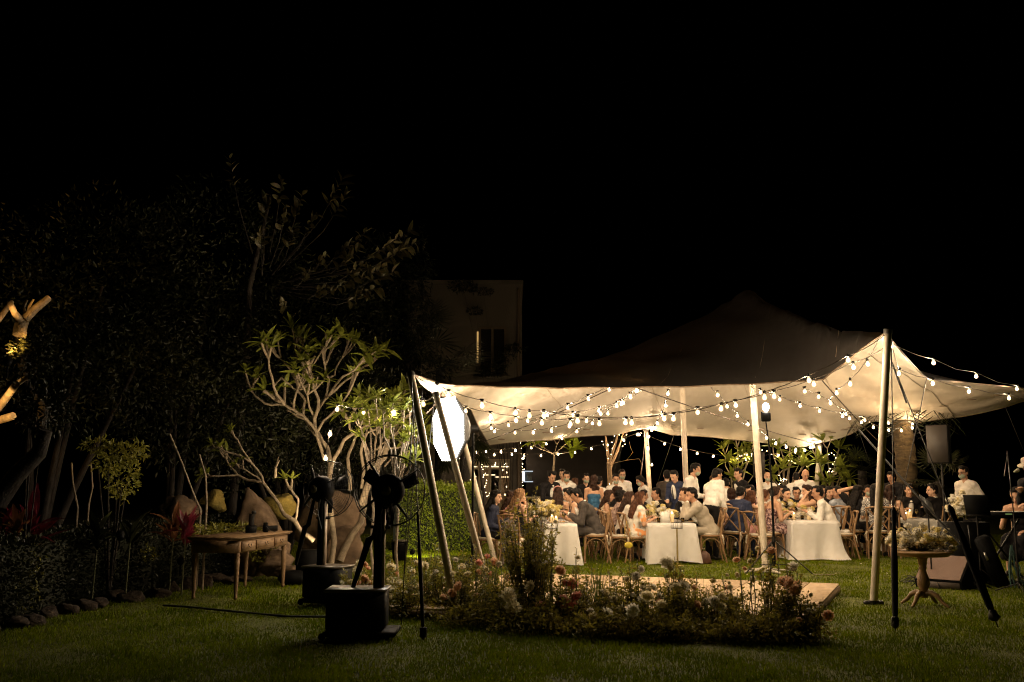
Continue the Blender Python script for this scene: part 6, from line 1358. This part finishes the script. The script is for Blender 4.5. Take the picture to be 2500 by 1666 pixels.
bush(1295, 11.2, 1.42, .36, 2400, 'tallest dense bush with tiny white flowers in the flower bed', 26, ('cream', 'white'), lsize=.05, br=(.014, .024))
bush(1262, 10.9, .5, .32, 600, 'dark leafy clump at the left foot of the tallest bush', 2, ('cream',), br=(.06, .075))
bush(1345, 11.0, 1.0, .16, 360, 'narrow bright green sprig right of the tallest bush', 0, mat=m_leaf_y)
bush(1385, 10.9, .62, .3, 520, 'bush with coral pink roses right of the tallest bush', 8, ('pink', 'pink', 'peach'), br=(.045, .065))
bush(1345, 10.6, .4, .34, 560, 'low black-green mound below the coral roses', 2, ('pink',))
grass_clump(1455, 10.9, .78, 'arching grass clump in the middle of the flower bed', 60, .4)
bush(1465, 10.5, .46, .3, 460, 'low clump beneath the arching grass with white flowers', 4, ('white', 'cream'))
bush(1540, 10.8, .72, .22, 560, 'slim white-flowered bush below the yellow handbag', 9, ('white', 'white', 'cream'), br=(.03, .055))
bush(1560, 10.3, .42, .34, 520, 'low dark clump with round cream blooms, centre of the bed', 5, ('cream', 'white'), br=(.05, .07))
bush(1632, 10.7, .78, .2, 620, 'dark upright bush below the centre tablecloth', 5, ('white', 'cream'), br=(.05, .07))
bush(1665, 10.4, .5, .3, 520, 'low dark clump right of the dark upright bush', 4, ('white', 'peach'))
grass_clump(1712, 10.6, .58, 'short grass clump with leaning reed heads', 34, .3)
bush(1745, 10.3, .42, .3, 480, 'small low clump left of the wispy stems', 4, ('cream', 'white'), br=(.04, .06))
bush(1805, 10.5, .7, .24, 150, 'wispy dried stems with round seed heads', 8, ('peach', 'cream'), dens=.35, lsize=.03, br=(.022, .04))
bush(1850, 10.1, .40, .3, 420, 'low black clump behind the platform front edge', 3, ('cream',), br=(.05, .065))
bush(1905, 10.3, .74, .24, 560, 'rightmost tall dark bush beside a large white bloom', 5, ('white', 'peach'), br=(.06, .075))
bush(1945, 9.95, .38, .26, 460, 'rightmost low clump at the platform corner', 2, ('peach',))
for k, (px, D, h, w, n, bl, mt, lab) in enumerate([(880, 12.6, .55, .3, 420, 10, m_leaf_y, 'yellowish clump at the left end of the flower bed'), (940, 12.3, .66, .26, 420, 12, m_leaf_s, 'peach and cream blooms behind the nearer fan rail'), (1010, 12.2, .6, .25, 420, 9, m_leaf_y, 'yellow-green clump left of the strap'), (1090, 11.9, .62, .28, 520, 7, m_leaf_y, 'light green clump behind the near leaning pole'), (1140, 11.9, .78, .2, 420, 6, m_leaf_s, 'tall airy clump between the two leaning poles'),
    (1200, 11.6, .66, .3, 560, 9, m_leaf_y, 'cream-flowered clump right of the second leaning pole'), (1420, 11.2, .66, .26, 520, 7, m_leaf_s, 'clump of white blooms right of the coral roses'), (1500, 11.0, .66, .22, 480, 8, m_leaf_s, 'white-flowered clump right of the arching grass'), (1590, 10.9, .52, .28, 520, 6, m_leaf_s, 'mid-height clump between slim and dark upright bushes'), (1680, 10.8, .62, .2, 420, 5, m_leaf_s, 'thin sprig clump right of the dark upright bush'),
    (1730, 10.6, .56, .24, 420, 5, m_leaf_s, 'leafy clump behind the short grass clump'), (1780, 10.6, .5, .26, 460, 5, m_leaf_s, 'clump left of the dried seed heads'), (1870, 10.4, .84, .16, 420, 4, m_leaf_s, 'slender dark spire beside the rightmost tall bush'), (1925, 10.2, .6, .22, 460, 5, m_leaf_s, 'leaning sprigs at the right end of the bed')]):
    bush(px, D, h * (.92 if px > 1400 and px != 1870 else 1), w * 1.05, int(n * 1.0), lab, bl // 3 if px < 1300 else 1, ('cream', 'white', 'white', 'peach'), mat=mt, br=(.03, .055))
for k, (px, D, h) in enumerate([(1110, 11.4, .8), (1215, 11.3, .95), (1405, 10.9, .85), (1490, 10.8, .72), (1575, 10.7, .88), (1650, 10.6, .8), (1765, 10.4, .78), (1830, 10.3, .86), (1960, 10.0, .6)]):
    bush(px, D, h, .16, 140, ['loose tall sprigs behind the near leaning pole', 'loose tall sprigs left of the tallest bush', 'loose tall sprigs right of the coral roses', 'loose sprigs behind the arching grass', 'loose tall sprigs left of the dark upright bush', 'loose tall sprigs right of the dark upright bush', 'loose sprigs right of the leaning reeds', 'loose tall sprigs left of the rightmost bush', 'low sprigs leaning over the platform corner'][k], 2, ('cream', 'white'), dens=.55, lsize=.04, br=(.02, .035), lo=.3)
bush(1620, 10.0, .28, .4, 500, 'ground-hugging dark mound at the centre front', 0, lo=1.0); bush(1760, 9.9, .28, .4, 500, 'ground-hugging dark mound right of centre front', 0, lo=1.0)
bush(1470, 10.15, .28, .4, 500, 'ground-hugging dark mound left of centre front', 1, ('cream',), lo=1.0); bush(1310, 10.4, .28, .4, 500, 'ground-hugging dark mound under the tallest bush', 1, ('cream',), lo=1.0, br=(.07, .08))
bush(1170, 10.9, .28, .36, 460, 'ground-hugging dark mound by the near leaning pole', 1, ('cream',), lo=1.0); bush(1880, 9.8, .26, .36, 460, 'ground-hugging dark mound near the right end', 0, lo=1.0)
bush(1230, 10.65, .42, .2, 260, 'small clump carrying one large cream rose low in front', 2, ('cream',), br=(.075, .09))
# ================================================================ pedestal table and stage gear
ped = empty('pedestal_table', G(2258, 1480), .2, 1, 'round wooden pedestal table with four curved feet', 'table'); m_ped = M('pedestal_wood', (.24, .14, .055), .5, .3, 6, .15, 30, col2=(.34, .2, .09))
q = MB(); q.lathe((0, 0, .655), [(.30, -.05), (.315, -.045), (.325, -.02), (.355, -.012), (.365, .0), (.355, .012), (.3, .015)], n=40); q.build('tabletop', m_ped, ped)
q = MB(); q.lathe((0, 0, 0), [(.04, .10), (.05, .12), (.035, .17), (.045, .19), (.075, .26), (.07, .33), (.045, .4), (.036, .44), (.052, .46), (.04, .48), (.05, .5), (.055, .56), (.08, .605)], n=18); q.build('pedestal', m_ped, ped)
for k in range(4):
    a = k * math.pi / 2 + .5; q = MB(); c, s = math.cos(a), math.sin(a); q.tube([(c * r, s * r, z) for r, z in ((.03, .15), (.1, .165), (.17, .13), (.22, .07), (.27, .035), (.31, .012))], [.03, .034, .03, .024, .02, .014], n=8); q.build('foot', m_ped, ped)
arrangement(ped.location + Vector((0, 0, .6)),   .40, .42, 74, 'mass of cream and white flowers on the round pedestal table', ('white', 'cream', 'cream', 'yellow', 'white'), vase=False, grp='flower masses by the stage', br=(.03, .075), d=.2)
pl = MB(); pl.box((0, 0, .46), (.62, .4, .92), bev=.01); o = pl.build('black_plinth', m_black); o.location = GX(2345, 15.4); tag(o, 'tall black plinth under the farther flower mass', 'plinth')
arrangement(o.location + Vector((0, 0, .92)),   .42, .46, 70, 'pale flower mass on the black plinth by the music stand', ('white', 'white', 'cream'), vase=False, grp='flower masses by the stage', br=(.04, .075), d=.2)
mon = empty('floor_monitor', G(2328, 1440) + Vector((0, .25, 0)), math.radians(-48), 1, 'wedge floor monitor speaker behind the pedestal table', 'speaker')
V = [(-.34, -.22, 0), (.34, -.22, 0), (.34, .24, 0), (-.34, .24, 0), (-.34, -.25, .12), (.34, -.25, .12), (.34, .12, .45), (-.34, .12, .45), (.34, .24, .34), (-.34, .24, .34)]
q = MB(); q.add(V, [(3, 2, 1, 0), (0, 1, 5, 4), (4, 5, 6, 7), (7, 6, 8, 9), (9, 8, 2, 3), (1, 2, 8, 6, 5), (0, 4, 7, 9, 3)]); q.build('cabinet', m_black, mon, smooth=False)
q = MB(); q.add([(-.32, -.25, .135), (.32, -.25, .135), (.32, .1, .445), (-.32, .1, .445), (-.32, -.26, .14), (.32, -.26, .14), (.32, .09, .455), (-.32, .09, .455)], [(4, 5, 6, 7), (0, 4, 7, 3), (1, 2, 6, 5), (3, 7, 6, 2), (0, 1, 5, 4)]); q.build('grille', m_grille, mon, smooth=False)
q = MB(); q.box((0, -.235, .06), (.62, .02, .1)); q.build('front_panel', M('front_panel', (.08, .06, .05), .7), mon)
def pa(px, py0, py1, D, label, w=.38, rz=0.2):
    b = GX(px, D); t = empty('speaker_on_pole', b, rz, 1, label, 'speaker', 'loudspeakers on poles'); z1_, z0_ = lz(px, py0, D), lz(px, py1, D); q = MB(); V = [(-w / 2, -.17, z0_), (w / 2, -.17, z0_), (w * .3, .2, z0_), (-w * .3, .2, z0_), (-w / 2, -.17, z1_), (w / 2, -.17, z1_), (w * .3, .2, z1_), (-w * .3, .2, z1_)]
    q.add(V, [(3, 2, 1, 0), (4, 5, 6, 7), (0, 1, 5, 4), (1, 2, 6, 5), (2, 3, 7, 6), (3, 0, 4, 7)]); q.build('cabinet', m_black, t, smooth=False)
    q = MB(); q.box((0, -.18, (z0_ + z1_) / 2), (w - .03, .02, z1_ - z0_ - .03), bev=.006); q.build('grille', M('black_grille', (.03, .023, .019), .6, .3, 200), t)
    q = MB(); q.tube([(0, 0, .1), (0, 0, z0_)], .02, n=8); q.build('pole', m_blackm, t)
    for a in (0, 2.1, 4.2): q = MB(); q.tube([(0, 0, .6), (math.cos(a) * .45, math.sin(a) * .45, 0)], .012, n=5); q.build('leg', m_blackm, t)
pa(2302, 1038, 1132, 19.5, 'large loudspeaker on a pole above the tuxedoed guests', .42, -.75)
pa(1852, 1104, 1166, 26.5, 'slim dark loudspeaker behind the front mast', .3, 0)
for k in range(3):
    q = MB(); q.box((rnd.uniform(-.05, .15), -.2, lz(2310, 1130, 19.5) - .0), (.03, .02, .02)); 
def mstand(px, D, z, label, top=None):
    b = GX(px, D); t = empty('microphone_stand', b, 0, 1, label, 'microphone stand', 'microphone stands on the stage side'); q = MB(); q.tube([(0, 0, .05), (0, 0, z * .55)], .012, n=6); q.tube([(0, 0, z * .5), (-.03, 0, z)], .008, n=6); q.build('pole', m_blackm, t)
    for a in (.3, 2.4, 4.5): q = MB(); q.tube([(0, 0, .12), (math.cos(a) * .32, math.sin(a) * .32, 0)], .01, n=5); q.build('leg', m_blackm, t)
    if top: q = MB(); q.tube([(-.03, 0, z - .02)] + [Vector(p) for p in top], .006, n=5); q.build('boom', m_blackm, t); q = MB(); e = Vector(top[-1]); q.cap(e, e + Vector((.05, 0, .02)), .013, .03, 8); q.build('microphone', M('mic_mesh', (.4, .36, .3), .4, .2, 200), t)
    return t
mstand(2470, 14.2, 1.95, 'tall microphone stand in front of the musician', [(-.1, 0, 1.6), (.05, 0, 1.66)])
mstand(2362, 14.6, .9, 'short stand behind the pale flower mass')
ms = empty('music_stand', GX(2380, 15.0), -.1, 1, 'black music stand before the keyboard', 'music stand'); q = MB(); q.box((0, 0, 0), (.36, .015, .3), bev=.004); q.build('desk_plate', m_black, ms, mw=TM((0, -.02, 1.18), (-.25, 0, .1))); q = MB(); q.box((0, -.06, 1.03), (.36, .06, .015)); q.build('ledge', m_blackm, ms); q = MB(); q.tube([(0, 0, 0.1), (0, 0, 1.1)], .013, n=6); q.build('pole', m_blackm, ms)
for a in (0, 2.1, 4.2): q = MB(); q.tube([(0, 0, .25), (math.cos(a) * .3, math.sin(a) * .3, 0)], .008, n=5); q.build('leg', m_blackm, ms)
kb = empty('keyboard', GX(2432, 16.0, .95), -.12, 1, 'stage keyboard seen from behind on a crossed stand', 'keyboard'); q = MB(); q.box((0, 0, .05), (1.15, .32, .1), bev=.01); q.build('keyboard_body', m_black, kb); q = MB()
for k in range(36): q.box((-.5 + k * .0285, .1, .102), (.024, .12, .01))
q.build('white_keys', m_china, kb); q = MB(); q.box((.1, -.16, .07), (.1, .006, .02)); q.build('display', ME('kb_display', (.4, .6, .2), .25), kb)
xs_ = empty('keyboard_stand', GX(2432, 16.0), -.12, 1, 'crossed metal stand carrying the stage keyboard', 'stand')
for s in (-1, 1): q = MB(); q.tube([(-.35 * s, -.12 * s, .02), (.35 * s, .12 * s, .93)], .018, n=6); q.build('leg', m_blackm, xs_)
q = MB(); q.tube([(-.35, -.25, .02), (-.35, .25, .02)], .018, n=6); q.tube([(.35, -.25, .02), (.35, .25, .02)], .018, n=6); q.build('foot_bar', m_blackm, xs_)
kl = MB(); kl.ell((0, 0, 0), (.03, .012, .03), None, 8, 5); o = kl.build('stage_led', ME('blue_led', (.05, .35, .8), .7)); o.location = P(2399, 1319, 15.2); tag(o, 'small blue LED glowing low beside the plinth', 'light')
gt = empty('guitar_case', GX(2430, 14.9), 0, 1, 'long black instrument case leaning beside the keyboard stand', 'case'); q = MB(); q.box((0, 0, .38), (.2, .12, .8), bev=.04); q.build('case_body', m_black, gt, mw=TM((0, 0, 0), (0, -.35, 0))); q = MB(); q.box((-.08, -.08, .5), (.03, .02, .12)); q.build('case_latch', m_chrome, gt, mw=TM((0, 0, 0), (0, -.35, 0)))
tl = MB()
for k in range(5): x = rnd.uniform(-.12, .12); tl.tube([(x * .2, 0, .62), (x + rnd.uniform(-.1, .1), -.03, .3), (x * 2 + rnd.uniform(-.05, .05), -.02, .02)], [.01, .025, .02], n=5, flat=.3)
o = tl.build('teal_ribbon', M('teal_cloth', (.03, .075, .065), .7, .2, 8)); o.location = GX(2458, 14.6); tag(o, 'bunch of dark teal ribbons hanging below the musician', 'ribbon')
pb = empty('pedal_board', G(2462, 1428), math.radians(-16), 1, 'row of effect pedals on the grass at lower right', 'pedals'); q = MB(); q.box((0, 0, .03), (.62, .22, .04), bev=.008); q.build('tray', m_black, pb)
for k in range(6): q = MB(); q.box((0, 0, .03), (.07, .11, .04), bev=.008); q.ell((0, -.03, .055), .01, n=6, m=4); q.build('pedal', m_blackm if k % 2 else m_chrome, pb, mw=TM((-.25 + k * .1, 0, .04)))
cc = MB(); b_ = G(2260, 1424)
for k in range(7):
    r = rnd.uniform(.08, .2); ox, oy = rnd.uniform(-.25, .25), rnd.uniform(-.1, .1); cc.tube([(ox + math.cos(a) * r, oy + math.sin(a) * r * .6, .02 + .02 * k * math.sin(a) ** 2) for a in np.linspace(0, 6.4, 22)], .005, n=4)
cc.tube([(-.1, 0, .02), (.3, .2, .02), (1.0, .3, .02), (1.6, .1, .02), (2.1, .3, .02)], .006, n=4)
o = cc.build('cable_coil', m_cable); o.location = b_; tag(o, 'tangle of thin black cables at the foot of the floor monitor', 'cable')
rr_ = empty('reading_tablet', GX(2262, 14.8), .5, 1, 'tablet clamped on a stand among the guy ropes', 'tablet'); q = MB(); q.box((0, 0, 0), (.26, .02, .34), bev=.008); q.build('screen_case', m_blackm, rr_, mw=TM((0, 0, 1.15), (-.6, .5, 0))); q = MB(); q.tube([(0, 0, .05), (0, 0, 1.1)], .012, n=6); q.build('pole', m_blackm, rr_)
for a in (0, 2.1, 4.2): q = MB(); q.tube([(0, 0, .25), (math.cos(a) * .3, math.sin(a) * .3, 0)], .008, n=5); q.build('leg', m_blackm, rr_)
sg = MB(); sg.box((0, 0, .004), (.32, .16, .012), bev=.003); o = sg.build('ground_plate', M('dull_plate', (.12, .1, .05), .8)); o.location = G(2012, 1404); tag(o, 'small flat plate lying in the grass before the pooling tablecloth', 'plate')
